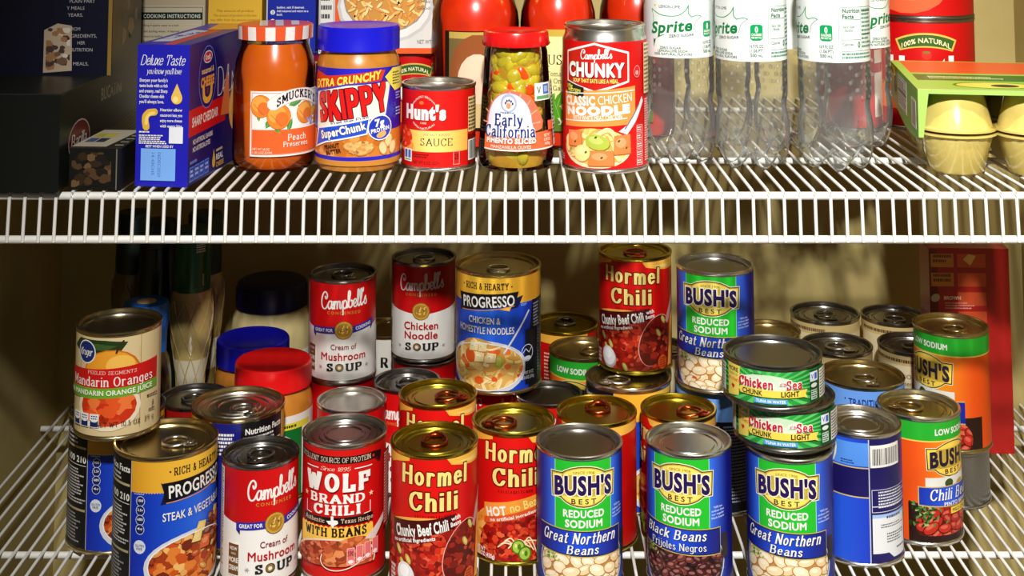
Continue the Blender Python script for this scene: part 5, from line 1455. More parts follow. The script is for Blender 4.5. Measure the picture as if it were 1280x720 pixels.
def herb_label(L):
    L.rect(-40, 107, 13, 114, (196, 166, 70)); L.rect(-40, 20, 10, 107.5, (222, 222, 150)); L.rect(-37, 22, 7, 105, (232, 230, 160))
    L.small(-34, 101, 4, 103, 1, (120, 110, 60)); L.text('RUS', -4, 86, 20, 8.5, (40, 34, 20), 'serif', bold=.14); L.small(-30, 79, 4, 81, 1, (120, 110, 60))
    L.text('n Toma', -4, 73, 19, 4.2, (80, 74, 44), 'serif', bold=.12); L.text('Oil, On', -4, 66.4, 19, 4.2, (80, 74, 44), 'serif', bold=.12); L.text('t & Ga', -4, 60, 17, 4.2, (80, 74, 44), 'serif', bold=.12)
    L.poly([(-40, 20), (10, 20), (10, 38), (-40, 34)], (90, 120, 40)); 
    for a in ((-6, 46, 11, 60), (2, 38, 10, 110), (-14, 40, 10, 30), (4, 50, 8, 70)): leaf(L, a[0], a[1], a[2], a[2] * .5, a[3], (80, 150, 30))
    L.text('ily', 0, 31, 16, 6, (236, 240, 200), 'serif', bold=.12, track=.3)
G_SJ = 'red tomato sauce jars at the back'
for px, yb, W, fn, lab, rot in ((594, 182, 110, picture_label, 'large red sauce jar with a picture label, between the sauce can and olives', -6), (698, 182, 95, herb_label, 'red sauce jar with pale green herb label between the olives and soup can', -4), (797, 170, 94, herb_label, 'red sauce jar behind the tall soup can and first bottle', 8)):
    t, k = jar_at('sauce_jar', lab, 'jar', px, yb, HU, rot, G_SJ)
    sauce_jar(t, W / 2 * k, fn, (190, 160, 80))

# clear soda bottles
PET = lambda: thin_glass('clear_plastic', (254, 255, 254), body=.05, body_rgb=(250, 252, 250), rough=.14, ior=1.16)
GRN = (14, 150, 84)
def bottle_shape(r, z, a):
    z0 = z
    if z < .040 and r > .002:
        lob = (.5 + .5 * math.cos(5 * a)) ** .6
        s = max(0, 1 - z / .040) ** 1.3
        r2 = r * (1 - .13 * s * (1 - lob))
        if z < .012: z = z + (1 - lob) * .011 * min(1, r / .02)
        return (r2, z)
    if .055 < z < .089:
        pass
        w = math.sin((z - .055) / .034 * PI)
        r += .0001 * w * (max(0, math.cos(14 * a) * math.cos((z - .055) / .034 * 5 * PI)) ** 1.5) * 1.8
    return (r, z0)
class BMesh(Mesh):
    pass
def lathe_rz(prof, seg, fn):
    m = Mesh()
    base = m.lathe(prof, seg)
    out = []
    for x, y, z in m.v:
        r = math.hypot(x, y)
        if r < 1e-5: out.append((x, y, z)); continue
        a = math.atan2(x, -y)
        q, zz = fn(r, z, a)
        out.append((x / r * q, y / r * q, zz))
    m.v = out
    return m
def bottle_label(L):
    top, bot = 144, 89
    L.rect(-103.6, bot, 103.6, top, (226, 230, 228))
    L.ell(-23, 135.4, 1.2, 1, (236, 200, 40)); L.text('LEMON-LIME', -8.5, 134.6, 20, 2.6, (30, 84, 64), bold=.02)
    # burst
    L.line([(-26, 110), (-25, 124), (-27, 132)], .55, GRN, True); L.line([(-27, 132), (-16, 127), (-2, 126.6), (6, 131), (9, 136)], .8, GRN, True); L.line([(9, 136), (9, 129), (12, 125.6)], .9, GRN, True); L.line([(12, 125.6), (18, 127), (22, 126)], .7, GRN, True); L.line([(22, 126), (16, 121), (14, 114)], .5, (90, 130, 110), True)
    L.poly([(-25, 104), (-16, 109.4), (-12, 110), (-22, 106), (-24.6, 98)], GRN); L.poly([(-25, 106), (-23, 104.6), (-24.4, 98)], (20, 90, 50), True)
    L.text('Sprite', -7, 117, 40, 10, (10, 120, 60), bold=.03, shear=.22, rot=5)
    L.text('ZERO SUGAR', 2.5, 109.2, 23, 2.4, (40, 64, 56), bold=.02, rot=4)
    L.text('ZERO SUGAR', -8, 98, 20, 2.2, (30, 84, 64), bold=.02); L.text('LEMON-LIME SODA', -6, 95.2, 28, 2.2, (30, 84, 64), bold=.02); L.text('100% NATURAL FLAVORS', -6, 92.4, 36, 2.2, (30, 84, 64), bold=.02)
    L.poly([(24, 109), (24, 120), (26, 121.4), (33, 121.4), (35, 120), (35, 109), (33, 107.4), (26, 107.4)], GRN, True)
    L.text('0', 29.5, 117, 2.6, 5, W_, bold=.04); L.text('CALORIES', 29.5, 112.6, 9, 2, W_, bold=.03); L.text('PER BOTTLE', 29.5, 110, 9, 1.6, W_, bold=.02)
    tx = (20, 90, 66)
    L.text('16.9 FL OZ', 29.5, 102.6, 12, 2.8, tx, bold=.02); L.text('(1.06 PT)', 29.5, 98.6, 12, 2.8, tx, bold=.02); L.text('500 mL', 29.5, 94.6, 11, 2.8, tx, bold=.02)
    L.line([(40.5, 104), (40.5, 136)], .7, (150, 180, 168))
    dk = (24, 100, 66)
    L.frame(43, 99, 80, 137, .35, (110, 150, 136)); L.text('Nutrition', 52.4, 134, 17, 3.6, dk, bold=.03); L.text('Facts', 49, 129, 10.6, 3.6, dk, bold=.03)
    L.rect(43, 126, 61.5, 126.4, (110, 150, 136)); L.text('Serv. Size', 49.4, 120, 10.6, 2.3, dk, bold=.0); L.text('1 Bottle', 48.6, 117, 9, 2.3, dk, bold=.0); L.rect(43, 108.6, 61.5, 109, (110, 150, 136)); L.text('Calories', 48.6, 105, 10, 2.6, tx, bold=.0); L.text('0', 59.6, 104.4, 2.6, 5, dk, bold=.03)
    L.rect(61.8, 99, 62.1, 137, (110, 150, 136)); L.small(63, 101, 79, 136, 10, (90, 140, 120)); L.rect(63, 133, 79, 133.8, dk); L.rect(63, 113, 79, 113.7, dk)
    L.small(43, 92, 78, 98, 2, (70, 140, 110))
    L.vbars(-96, 93, -70, 140, (90, 120, 110), 22); L.rect(-66, 136, -40, 140, GRN)
def soda_bottle(t, kz=1.0):
    prof = [(0, .011), (.006, .0095), (.011, .006), (.016, .002), (.021, 0), (.0255, .0015), (.029, .005), (.0315, .010), (.0325, .016), (.0333, .023), (.0335, .030), (.0329, .037), (.0318, .043), (.0306, .048), (.0304, .052)]
    prof += [(.0306 + .0012 * min(1, i / 4), .054 + .0015 * i) for i in range(23)] + [(.0318, .0885), (.0316, .090), (.0316, .143), (.0319, .1455)]
    prof += [(.0326, .152), (.0322, .165), (.029, .180), (.0225, .196), (.015, .208), (.0125, .214), (.0125, .219), (.0155, .2195), (.0155, .2215), (.0122, .222), (.0122, .236)]
    m = lathe_rz(prof, 112, bottle_shape)
    for j in range(5):                  # moulded grip dimples
        for i in range(16):
            if i % 4 == 3: continue
            a = (i + .5 * (j % 2)) * 2 * PI / 16
            q = .0318
            m.blob((q * math.sin(a), -q * math.cos(a), .060 + j * .0062), (.0019, .0010, .0019), 10, 6, Matrix.Rotation(a, 3, 'Z'))
    m.v = [(x, y, z * 1.066 if z < .0885 else z + .0058) for x, y, z in m.v]
    m.build('bottle_body', PET(), t, 60)
    Mesh().lathe([(.0126, .2283), (.0146, .2283), (.0146, .2423), (.0138, .2438), (0, .2438)], 60, lambda r, z, a: r + (.0003 * math.cos(40 * a) if r > .014 else 0)).build('cap', mat('green_cap', (20, 140, 70), .35), t, 40)
    L = round_print(.0320, 32, .001, .0058, None, 144, 5)
    bottle_label(L)
    L.build('wrap_label', printed('glossy_print', .22, .5), t)
G_BOT = 'clear soda bottles with white wrap labels'
for px, yb, rot, lab in ((850, 199, 0, 'clear soda bottle with whole green logo showing, beside the red soup can'), (941, 206, -44, 'clear soda bottle standing second from the red soup can, middle of the front three'), (1045, 208, -64, 'clear soda bottle nearest the fruit cups, nutrition panel facing out'),
                         (898, 180, 70, 'clear bottle behind the gap between first and second front bottles'), (986, 181, 110, 'clear bottle behind the gap between second and third front bottles'), (1073, 180, 60, 'dim clear bottle behind the rightmost front bottle')):
    t, k = jar_at('soda_bottle', lab, 'bottle', px, yb, HU, rot, G_BOT)
    soda_bottle(t)

# jars and bottles on the lower shelf
def plain_band(L, col, z0, z1): L.rect(-119, z0, 119, z1, col)
def blue_band(L):
    L.rect(-117, 8, 117, 84, (30, 30, 170)); L.rect(-117, 8, 117, 40, (206, 130, 50)); L.text('EXTRA CRUNCHY', -6, 78, 60, 7, (250, 150, 60), bold=.05, rot=-2)
def green_band(L):
    L.rect(-118, 8, 118, 84, (236, 232, 222)); L.rect(-60, 71, 36, 77, (226, 214, 60)); L.small(-30, 72, 35, 76, 1, (50, 60, 30), hgt=.6)
    L.rect(-60, 8, 24, 71, (16, 110, 44)); L.ell(4, 44, 13, 22, (240, 238, 232)); L.ell(4, 43, 11, 20, (196, 176, 150)); L.rect(24, 8, 24.8, 71, (30, 60, 30)); L.small(27, 50, 40, 70, 5, (70, 70, 150))
for px, yt, W, H, lidc, fn, lab, rot, lh in ((342, 449, 95, .127, (226, 20, 22), green_band, 'peanut butter jar with a bright red lid', 10, .022), (316.5, 421, 90, .126, (16, 16, 150), blue_band, 'peanut butter jar with a dark blue lid behind the red lidded one', 20, .024)):
    x, y, k = at(px, yt, HL - H)
    t = thing('peanut_butter_jar', lab, 'jar', (x, y, ZL), facing(x, y) + math.radians(rot))
    pb_jar(t, W / 2 * k * 1.03, H, lidc, W / 2 * k, lh, fn, True)
# mayonnaise
x, y, k = at(340, 349, HL - .159)
t = thing('mayonnaise_jar', 'cream coloured mayonnaise jar with navy lid against the wall', 'jar', (x, y, ZL), facing(x, y))
r = 44 * k
Mesh().lathe([(0, .002), (.040, .001), (.045, .008), (.045, .097), (.0445, .109), (.0425, .121), (r * .94, .131), (r * .92, .137), (0, .137)], 64, lambda q, z, a: q * (1 + (.012 * math.cos(14 * a) if .1 < z < .136 else 0))).build('jar_body', mat('mayonnaise', (214, 196, 140), .25), t, 50)
Mesh().lathe([(r * .9, .132), (r, .132), (r, .137), (r * .995, .151), (r * .96, .157), (r * .88, .159), (0, .1585)], 120, lambda q, z, a: q + (.0003 * math.cos(60 * a) if q > r * .97 else 0)).build('lid', mat('navy_lid', (14, 16, 60), .3), t, 40)
L_ = gen_label(t, .0453, .02, .09, lambda L: (L.rect(-141, 20, 141, 90, (236, 232, 214)), L.rect(-60, 40, 60, 70, (30, 60, 160))))
# lattice bottles
def lattice_bottle(t, tone, capc, label=None):
    pr = [(0, .002), (.021, .001), (.0245, .006), (.025, .02), (.023, .04), (.018, .060), (.0136, .080), (.0140, .092), (.0172, .115), (.0208, .140), (.0218, .158), (.0212, .170), (.0192, .182), (.017, .186)]
    def rz(z):
        for (r0, z0), (r1, z1) in zip(pr[1:], pr[2:]):
            if z0 <= z <= z1: return r0 + (r1 - r0) * (z - z0) / max(1e-6, z1 - z0)
        return .02
    mb = Mesh().lathe(pr + [(0, .186)], 48)
    o = mb.build('bottle_body', mat('dressing_glass_%d' % tone[0], tone, .18, Coat_Weight=.4), t, 50)
    Mesh().lathe([(rz(.084) + .0003, .084)] + [(rz(z / 1000) + .0003, z / 1000) for z in range(88, 120, 4)], 48).build('contents', mat('grated_cheese', (222, 214, 186), .6), t, 50)
    lt = Mesh()
    for s in (1, -1):
        for k in range(9):
            lt.tube([((rz(z / 1000) + .0002) * math.sin(k * 2 * PI / 9 + s * (z - 80) * .018), -(rz(z / 1000) + .0002) * math.cos(k * 2 * PI / 9 + s * (z - 80) * .018), z / 1000) for z in range(66, 180, 6)], .0006, 5)
    lt.build('lattice_relief', mat('dressing_glass_%d' % tone[0], tone, .18), t, 60)
    Mesh().lathe([(.0165, .181), (.0186, .181), (.0186, .19), (.0178, .244), (.017, .2455), (0, .2455)], 64).build('cap', mat('cap_%d_%d_%d' % capc, capc, .35), t, 40)
    if label: gen_label(t, .0188, .18, .24, label, rf=lambda v: .0188 - .0008 * max(0, min(1, (v - 190) / 54)))
def cap_print(L):
    L.rect(-8, 188, 18, 240, (6, 84, 44)); L.small(4, 223, 15, 237, 6, (210, 226, 210), hgt=.5); L.line([(12, 190), (12, 201)], 1.2, (160, 196, 170))
for px, yb, tone, capc, lab, ln in ((235.5, 590, (196, 172, 110), (6, 84, 44), 'lattice glass dressing bottle with tall green cap, front one of the bottles', cap_print), (251, 558, (150, 124, 66), (6, 40, 22), 'lattice bottle with a dark cap right behind the green capped one', None), (161, 556, (110, 90, 44), (8, 26, 14), 'dim lattice bottle behind the blue capped bottle', None)):
    x, y, k = at(px, yb, HL)
    t = thing('dressing_bottle', lab, 'bottle', (x, y, ZL), facing(x, y), 'lattice glass dressing bottles')
    lattice_bottle(t, tone, capc, ln)
x, y, k = at(192, 573, HL)
t = thing('dressing_bottle', 'dark bottle with a yellow and green swoosh label above the blue cap', 'bottle', (x, y, ZL), facing(x, y))
Mesh().lathe([(0, .002), (.021, .001), (.0238, .008), (.0238, .12), (.022, .15), (.0185, .18), (.018, .22), (0, .22)], 48).build('bottle_body', mat('dark_green_glass', (20, 34, 16), .15), t, 50)
Mesh().lathe([(.0175, .2195), (.0192, .2195), (.0192, .243), (.018, .2445), (0, .2445)], 48).build('cap', mat('black_cap', (12, 22, 14), .4), t, 40)
def swoosh(L):
    L.rect(-58, 150, 58, 218, (16, 30, 18)); L.poly([(-18, 176), (-10, 180), (0, 188), (12, 194), (12, 217), (-18, 217)], glow((150, 160, 40), (40, 80, 30), -2, 16)); L.small(6, 168, 16, 186, 3, (170, 170, 120))
gen_label(t, .0188, .15, .218, swoosh, rf=lambda v: .0190 + max(0, (180 - v)) / 30 * .0034)
x, y, k = at(183.5, 373, HL - .1845)
t = thing('sauce_bottle', 'brown bottle with a wide bright blue cap behind the mandarin oranges', 'bottle', (x, y, ZL), facing(x, y))
Mesh().lathe([(0, .002), (.024, .001), (.0262, .008), (.0262, .095), (.0255, .112), (.023, .126), (.0195, .135), (.0195, .146), (0, .146)], 48).build('bottle_body', noisy('brown_sauce', (84, 66, 30), (60, 48, 22), 30, .2, Coat_Weight=.5), t, 50)
cap_ = Mesh().lathe([(.019, .134), (.0205, .134), (.0208, .151), (.0222, .164), (.0222, .178), (.0212, .1815), (.0105, .182), (.0105, .1810), (0, .1810)], 72, lambda r, z, a: r * (1 + (.02 * math.cos(12 * a) if .162 < z < .179 else 0))).build('cap', mat('bright_blue_cap', (20, 110, 206), .35), t, 35)
Mesh().lathe([(.0098, .1808), (.0098, .1822), (.009, .1825), (0, .1822)], 32).build('cap_seal', mat('beige_seal', (206, 176, 130), .6), cap_, 40)
# ------------------------------------------------------------------ cartons
def join_prints(ps, name, m, parent):
    a = ps[0]
    for p in ps[1:]:
        n = len(a.v)
        a.v += p.v; a.c += p.c; a.n += p.n
        a.f += [tuple(i + n for i in f) for f in p.f]
    return a.build(name, m, parent)

def carton(name, label, cat, loc, yaw, w, d, h, col, front=None, right=None, topf=None, part='carton', group=None, side_col=None, top_col=None):
    """box standing with the middle of its foot at loc; sizes in metres; artwork in mm from each face's lower left"""
    t = thing(name, label, cat, loc, yaw, group)
    W, D, H = w * 1000, d * 1000, h * 1000
    fr = flat_print((-w / 2, -d / 2, 0), (1, 0, 0), (0, 0, 1)); rt = flat_print((w / 2, -d / 2, 0), (0, 1, 0), (0, 0, 1))
    lf = flat_print((-w / 2, d / 2, 0), (0, -1, 0), (0, 0, 1)); bk = flat_print((w / 2, d / 2, 0), (-1, 0, 0), (0, 0, 1))
    tp = flat_print((-w / 2, -d / 2, h), (1, 0, 0), (0, 1, 0)); bt = flat_print((-w / 2, d / 2, 0), (1, 0, 0), (0, -1, 0))
    sc, tc = side_col or col, top_col or col
    for p, a, b, c in ((fr, W, H, col), (rt, D, H, sc), (lf, D, H, sc), (bk, W, H, col), (tp, W, D, tc), (bt, W, D, col)):
        p.put([(0, 0), (a, 0), (a, b), (0, b)], c, -.000005)
    if front: front(fr, W, H)
    if right: right(rt, D, H)
    if topf: topf(tp, W, D)
    join_prints([fr, rt, lf, bk, tp, bt], part, printed('printed_card', .35, .45), t)
    # folded edges of the card at top and foot
    z = h - .0006
    Mesh().tube([(-w / 2, -d / 2, z), (w / 2, -d / 2, z), (w / 2, d / 2, z), (-w / 2, d / 2, z)], .0006, 6, True).build('card_edge', mat('card_%d_%d_%d' % tuple(int(x) for x in tc), tc, .5), t, 60)
    return t

# blue macaroni carton, narrow side to the viewer
def mac_front(L, W, H):
    L.rect(0, 0, W, H, glow((44, 44, 214), (22, 20, 150), W * .5, W * .9))
    L.text('Deluxe Taste', W / 2, H - 13, W * .84, 8, W_, 'hand', bold=.11, shear=.25); L.text("you know you'll love", W / 2 + 1, H - 22, W * .66, 4.6, W_, 'hand', bold=.12, shear=.2)
    for i, s in enumerate(("Sharpen your family's", 'taste buds with a rich', 'and creamy, real Sharp', 'Cheddar cheese dish', "you'll always love.")): L.text(s, 14.6 - (0 if i < 3 else 1.4), H - 29.5 - i * 4.4, 24.5 - (0 if i < 3 else 3), 2.7, W_, bold=.02)
    L.ell(35, H - 44, 4.8, 5, (240, 196, 90)); L.poly([(30.4, H - 42.4), (39.6, H - 42.4), (35, H - 32)], (240, 196, 90)); L.ell(34, H - 45, 2.4, 2.6, (252, 226, 140))
    L.line([(9, H - 68), (8, H - 61), (10.6, H - 56.6), (16, H - 55.6)], 6, (232, 184, 60), True); L.line([(9, H - 65), (9.6, H - 60), (12, H - 57.4), (15.4, H - 56.4)], 2.6, (250, 220, 120), True)
    for i, s in enumerate(('Heartier elbow', 'macaroni lets you', 'enjoy more cheese', 'with every bite')): L.text(s, 30.5, H - 53.6 - i * 4.4, 19, 2.4, W_, bold=.02)
    L.small(3, H - 73, 14, H - 71, 1, W_, hgt=.6); L.small(3, H - 82, 27, H - 74, 5, W_, .95, .6)
    L.rect(29, H - 81, 41, H - 67.6, (236, 238, 246))
    L.text('BEST WHEN USED BY', 21, H - 83.6, 24, 2, W_, bold=.02)
    L.rect(5, 5, 35, 31, (124, 176, 246))
    L.text('06DEC2020', 21, 18, 20, 2.6, (70, 100, 180), bold=.0, rot=-90); L.text('14 43CH5', 15.6, 18.6, 18, 2.6, (70, 100, 180), bold=.0, rot=-90)
def mac_right(L, W, H):
    L.rect(0, 0, W, H, glow((40, 30, 140), (24, 16, 84), W * .3, W * .6))
    L.rect(0, 40, W * .52, 62, (220, 22, 26)); L.text('SHARP CHEDDAR', 40, 51, 64, 7.6, W_, bold=.03)
    c = 44
    L.ell(c, H - 32, 22, 27, (110, 130, 230)); L.ell(c, H - 32, 21, 26, (26, 22, 110)); L.ell(c, H - 15, 11, 5.4, (240, 240, 244)); L.ell(c, H - 15, 10, 4.4, (206, 40, 50)); L.text('Kraft', c, H - 15, 13, 4.6, W_, bold=.04)
    L.text('macaroni &', c, H - 26, 30, 5, (246, 214, 140), bold=.03); L.text('CHEESE', c, H - 35.6, 33, 7.6, (250, 170, 60), bold=.06)
    L.line([(c - 10, H - 41), (c - 8, H - 49), (c, H - 52), (c + 8, H - 49), (c + 10, H - 41)], 5.5, (246, 190, 60), True); L.ell(c, H - 44, 3, 3, (120, 50, 30))
    L.text('Deluxe', 98, H - 40, 56, 24, W_, 'script', bold=.07)
    L.poly([(78, 46), (104, 44), (98, 76), (92, 82)], (238, 130, 60)); L.ell(120, 48, 20, 22, (246, 200, 110)); L.ell(122, 44, 15, 16, (250, 170, 60))
    L.text('NO ARTIFICIAL FLAVORS', 34, 34.6, 48, 4, W_, bold=.02); L.text('NO ARTIFICIAL DYES', 31, 28.4, 42, 4, W_, bold=.02)
    L.small(4, 17, 26, 20, 1, (110, 150, 246), hgt=.8)
    for i in range(4): L.rect(3 + i * 12, 3, 13.6 + i * 12, 15, (90, 140, 246)); L.rect(4 + i * 12, 4, 12.6 + i * 12, 14, (30, 60, 190)); L.small(5 + i * 12, 6, 12 + i * 12, 13, 2, (190, 210, 255), hgt=.6)
    L.ell(62, 9, 4, 5, (246, 190, 60)); L.poly([(58.4, 11), (65.6, 11), (62, 20)], (246, 190, 60)); L.small(68, 16, 84, 18.6, 1, (240, 220, 160), hgt=.8); L.text('REAL', 77, 11.6, 18, 5, W_, bold=.04); L.text('CHEESE', 78, 5, 20, 4, (246, 190, 80), bold=.03)
def mac_top(L, W, D):
    L.rect(W * .48, 0, W * .7, D, (206, 40, 40)); L.rect(W * .7, 0, W, D, (40, 34, 120)); L.poly([(4, 20), (20, 24), (22, 110), (6, 116)], (206, 210, 226)); L.text('Deluxe', 12, 70, 60, 10, (60, 60, 160), 'script', bold=.1, rot=80); L.poly([(18, D - 60), (W, D - 50), (W, D), (10, D)], (230, 160, 50))
mw, md, mh = .0455, .176, .1165
myaw = math.radians(-7.2)
x0, y0, _ = at(233.5, 235, HU)
cx = x0 + (-mw / 2) * math.cos(myaw) - (md / 2) * math.sin(myaw)
cy = y0 + (-mw / 2) * math.sin(myaw) + (md / 2) * math.cos(myaw)
carton('macaroni_box', 'bright blue macaroni and cheese carton lying narrow end out on the upper shelf', 'box', (cx, cy + .002, ZU), myaw, mw, md, mh, (30, 28, 170), mac_front, mac_right, mac_top, side_col=(30, 22, 100))

# dark pasta carton lying in depth, a navy carton standing on it, a tray box in front
def long_right(L, W, H):
    L.rect(0, 0, W, H, (20, 24, 18)); L.rect(0, H - 1.6, W, H, (150, 140, 90)); L.rect(0, H - 26, W, H - 1.6, (34, 36, 26))
    L.text('BUCATINI', 132, H - 16, 58, 11, (150, 136, 96), bold=.01)
    L.ell(48, 34, 27, 17, (196, 176, 170)); L.ell(48, 34, 25.6, 15.8, (104, 16, 20)); L.text('Barilla', 48, 34, 38, 11, (236, 226, 222), 'hand', bold=.14, shear=.2)
    for i in range(9): L.line([(84, 3 + i * 2.6), (150, 8 + i * 2.6), (220, 10 + i * 3)], .7, (110, 92, 50), True)
x, y, k = at(81, 219, HU)
carton('pasta_box', 'dark long pasta carton lying on the shelf under the navy carton', 'box', (-.364 - .058, 1.28, ZU), math.radians(-1.5), .112, .29, .079, (16, 20, 16), None, long_right, None, top_col=(26, 28, 22))
def navy_front(L, W, H):
    L.rect(0, 0, W, H, (16, 18, 42)); L.rect(W - 4, 0, W - .5, H, (150, 120, 50))
    for i, (s, n) in enumerate((('PLAIN PART', 0), ('Y MEALS', 0), ('YEARS.', 0), ('', 0), ('FROM', 0), ('INGREDIENTS,', 1), ('HER', 1), ('NUTRITION', 1), ('', 0), ('MEALS,', 1))):
        if s: L.text(s, W - 28 - (6 if i in (1, 2, 4) else 0), 66 - i * 6.2, len(s) * 2.3, 3, (190, 186, 190), bold=.0)
    L.poly([(W - 62, 2), (W - 36, 4), (W - 37, 44), (W - 50, 46), (W - 62, 40)], (196, 176, 150)); L.chunks([(W - 60, 4), (W - 38, 4), (W - 38, 42), (W - 60, 42)], 30, 4, [(120, 90, 70), (226, 216, 200), (80, 60, 60), (166, 120, 80)], 3)
def navy_right(L, W, H):
    L.rect(0, 0, W, H, (14, 14, 24)); L.chunks([(30, 20), (76, 20), (76, 100), (30, 100)], 26, 8, [(60, 50, 30), (36, 40, 30), (110, 90, 40), (26, 26, 36)], 5)
carton('pasta_box', 'dark navy carton with white print standing on the lying pasta carton', 'box', (-.415, 1.29, ZU + .079), math.radians(-1), .11, .09, .2, (16, 18, 42), navy_front, navy_right, None)
def tray_front(L, W, H):
    L.rect(0, 0, W, H, (20, 18, 16)); L.chunks([(2, 2), (W - 8, 2), (W - 8, H - 4), (2, H - 4)], 30, 4, [(50, 36, 22), (80, 58, 34), (30, 24, 18), (106, 80, 50)], 4); L.rect(W - 4, 0, W - 3, H, (110, 108, 100))
def tray_top(L, W, D):
    L.rect(0, 0, W, D, (22, 20, 18)); L.poly([(0, 4), (W - 14, 4), (W - 10, D - 4), (0, D - 4)], (190, 180, 160))
    for i, c in enumerate(((176, 170, 50), (190, 186, 60), (60, 80, 130), (30, 36, 66))): L.rect(3 + (i % 2) * 9, 24 + (0 if i > 1 else 22), 11 + (i % 2) * 9, 42 + (0 if i > 1 else 22), c)
    for i in range(4): L.rect(W - 9, 10 + i * 14, W - 2, 13 + i * 14, (180, 176, 166))
carton('tray_box', 'low black carton with a pale panel on top at the shelf front', 'box', (-.341, 1.186, ZU), math.radians(-3), .043, .085, .034, (20, 18, 16), tray_front, None, tray_top)
D_ = 1.40
def X_(px, d): return (px - 640) / F * d
def cook_front(L, W, H):
    L.rect(0, 0, W, H, (196, 180, 150)); L.rect(W * .1, 20, W * .98, 128, (206, 194, 166)); L.frame(W * .05, 20, W * .96, 126, .6, (60, 80, 60))
    L.rect(2, 113.5, W - 3, 121, (14, 36, 22)); L.text('COOKING INSTRUCTIONS', W / 2, 117.2, W * .86, 3.8, (220, 220, 206), bold=.03, track=.06)
    for i, s in enumerate(('Bring 4 quarts water to a boil.', 'Salt boiling water, if desired, and stir in pasta;', 'return to boiling.', 'Boil 9-11 minutes, stirring frequently, until', 'al dente (firm, but tender). Drain.')): L.text(s, 4 + [19, 31, 11, 29, 22][i], 108 - i * 5 - (1 if i > 0 else 0), [36, 60, 20, 56, 42][i], 2.1, (50, 50, 40), bold=.01)
    L.small(6, 78, 40, 84, 2, (60, 60, 50))
carton('pasta_box', 'pale beige carton with dark green cooking instructions heading', 'box', (X_(220, D_), D_ + .03, ZU), 0, .0675, .06, .245, (196, 180, 150), cook_front)
def yel_front(L, W, H):
    L.rect(0, 0, W, H, (240, 190, 60))
    for i, s in enumerate(('The amount of product', 'The amount of product in this box', 'may differ from the amount contained', 'in similar sized boxes.')): L.text(s, W / 2, 122.6 - i * 4.6, [38, 44, 50, 30][i], 2.4, (130, 84, 20), bold=.0)
    L.rect(0, 20, W, 84, (246, 200, 76))
carton('pasta_box', 'plain yellow carton with brown small print at the back of the shelf', 'box', (X_(298, D_), D_ + .03, ZU), 0, .0545, .06, .25, (240, 190, 60), yel_front)
def blue_front(L, W, H):
    L.rect(0, 0, W, H, (22, 44, 170)); L.rect(0, 0, 1.2, H, (210, 214, 230))
    for i, y in enumerate((121, 112)): L.ell(6.4, y, 2.4, 2.4, W_); L.text(str(i + 3), 6.4, y, 1.6, 2.8, (22, 44, 170), bold=.02)
    for i, (s, w) in enumerate((('boiling, salt if desired.', 28), ('Add macaroni and return to a', 32), ('boil.', 6), ('', 0), ('Cook uncovered approximately', 33), ('10-11 minutes, or until tender,', 31), ('stirring occasionally. Drain.', 30))):
        if s: L.text(s, 10.5 + w / 2, 126 - i * 3.6, w, 2.2, W_, bold=.02)
    L.frame(26, 80, 44, 99, .7, (190, 206, 246))
carton('pasta_box', 'blue carton with white numbered cooking steps behind the peach preserves', 'box', (X_(367, D_), D_ + .03, ZU), 0, .050, .06, .25, (22, 44, 170), blue_front)
# pasta box with a bowl pictured, lying on the two tomato cans
def bowl_front(L, W, H):
    L.rect(0, 0, W, H, (238, 96, 40)); L.rect(0, 0, 16, H, (230, 230, 226)); L.frame(1, 2, 15, H - 2, .5, (60, 60, 60)); L.small(2, 6, 14, H - 4, 16, (80, 80, 80))
    L.rect(20, 5.5, W, 5.6 + 13, (226, 226, 226)); L.rect(86, 5.6, W, H, (226, 224, 218))
    L.ell(66, 46, 48, 36, (206, 206, 204)); L.ell(66, 47, 45, 34, (236, 236, 232)); reg = L.ell_pts(66, 52, 40, 30, 0, 26)
    L.poly(L.ell_pts(66, 52, 41.5, 31.5), (150, 150, 146), True)
    L.poly(reg, (214, 150, 70), True)
    r = random.Random(6)
    base = L.off
    for i in range(190):
        L.off = base + (i % 14) * 5e-6
        a, b = r.uniform(26, 106), r.uniform(22, 82); c = r.choice([(250, 214, 136), (244, 190, 104), (252, 228, 164), (232, 160, 76)]); rt = r.choice((r.uniform(20, 70), r.uniform(110, 160)))
        L.cpoly(L.ell_pts(a + .3, b - .5, 4.6, 1.5, rt, 10), (176, 104, 40), reg); L.cpoly(L.ell_pts(a, b, 4.4, 1.3, rt, 10), c, reg)
    L.off = base + 90e-6
    for i, s in enumerate(('Full Daily', 'Serving', 'of Whole', 'Good')): L.text(s, W - 9, 64 - i * 6.4, 13, 3, (90, 90, 90), bold=.0)
    L.text('NET WT', W - 8, 11.6, 14, 4, (60, 60, 60), bold=.0)
carton('pasta_box', 'orange and white pasta carton with a bowl of pasta pictured, resting on tomato cans', 'box', (X_(468.5, 1.345), 1.37 + .031, ZU + .0831), 0, .113, .062, .15, (238, 96, 40), bowl_front)

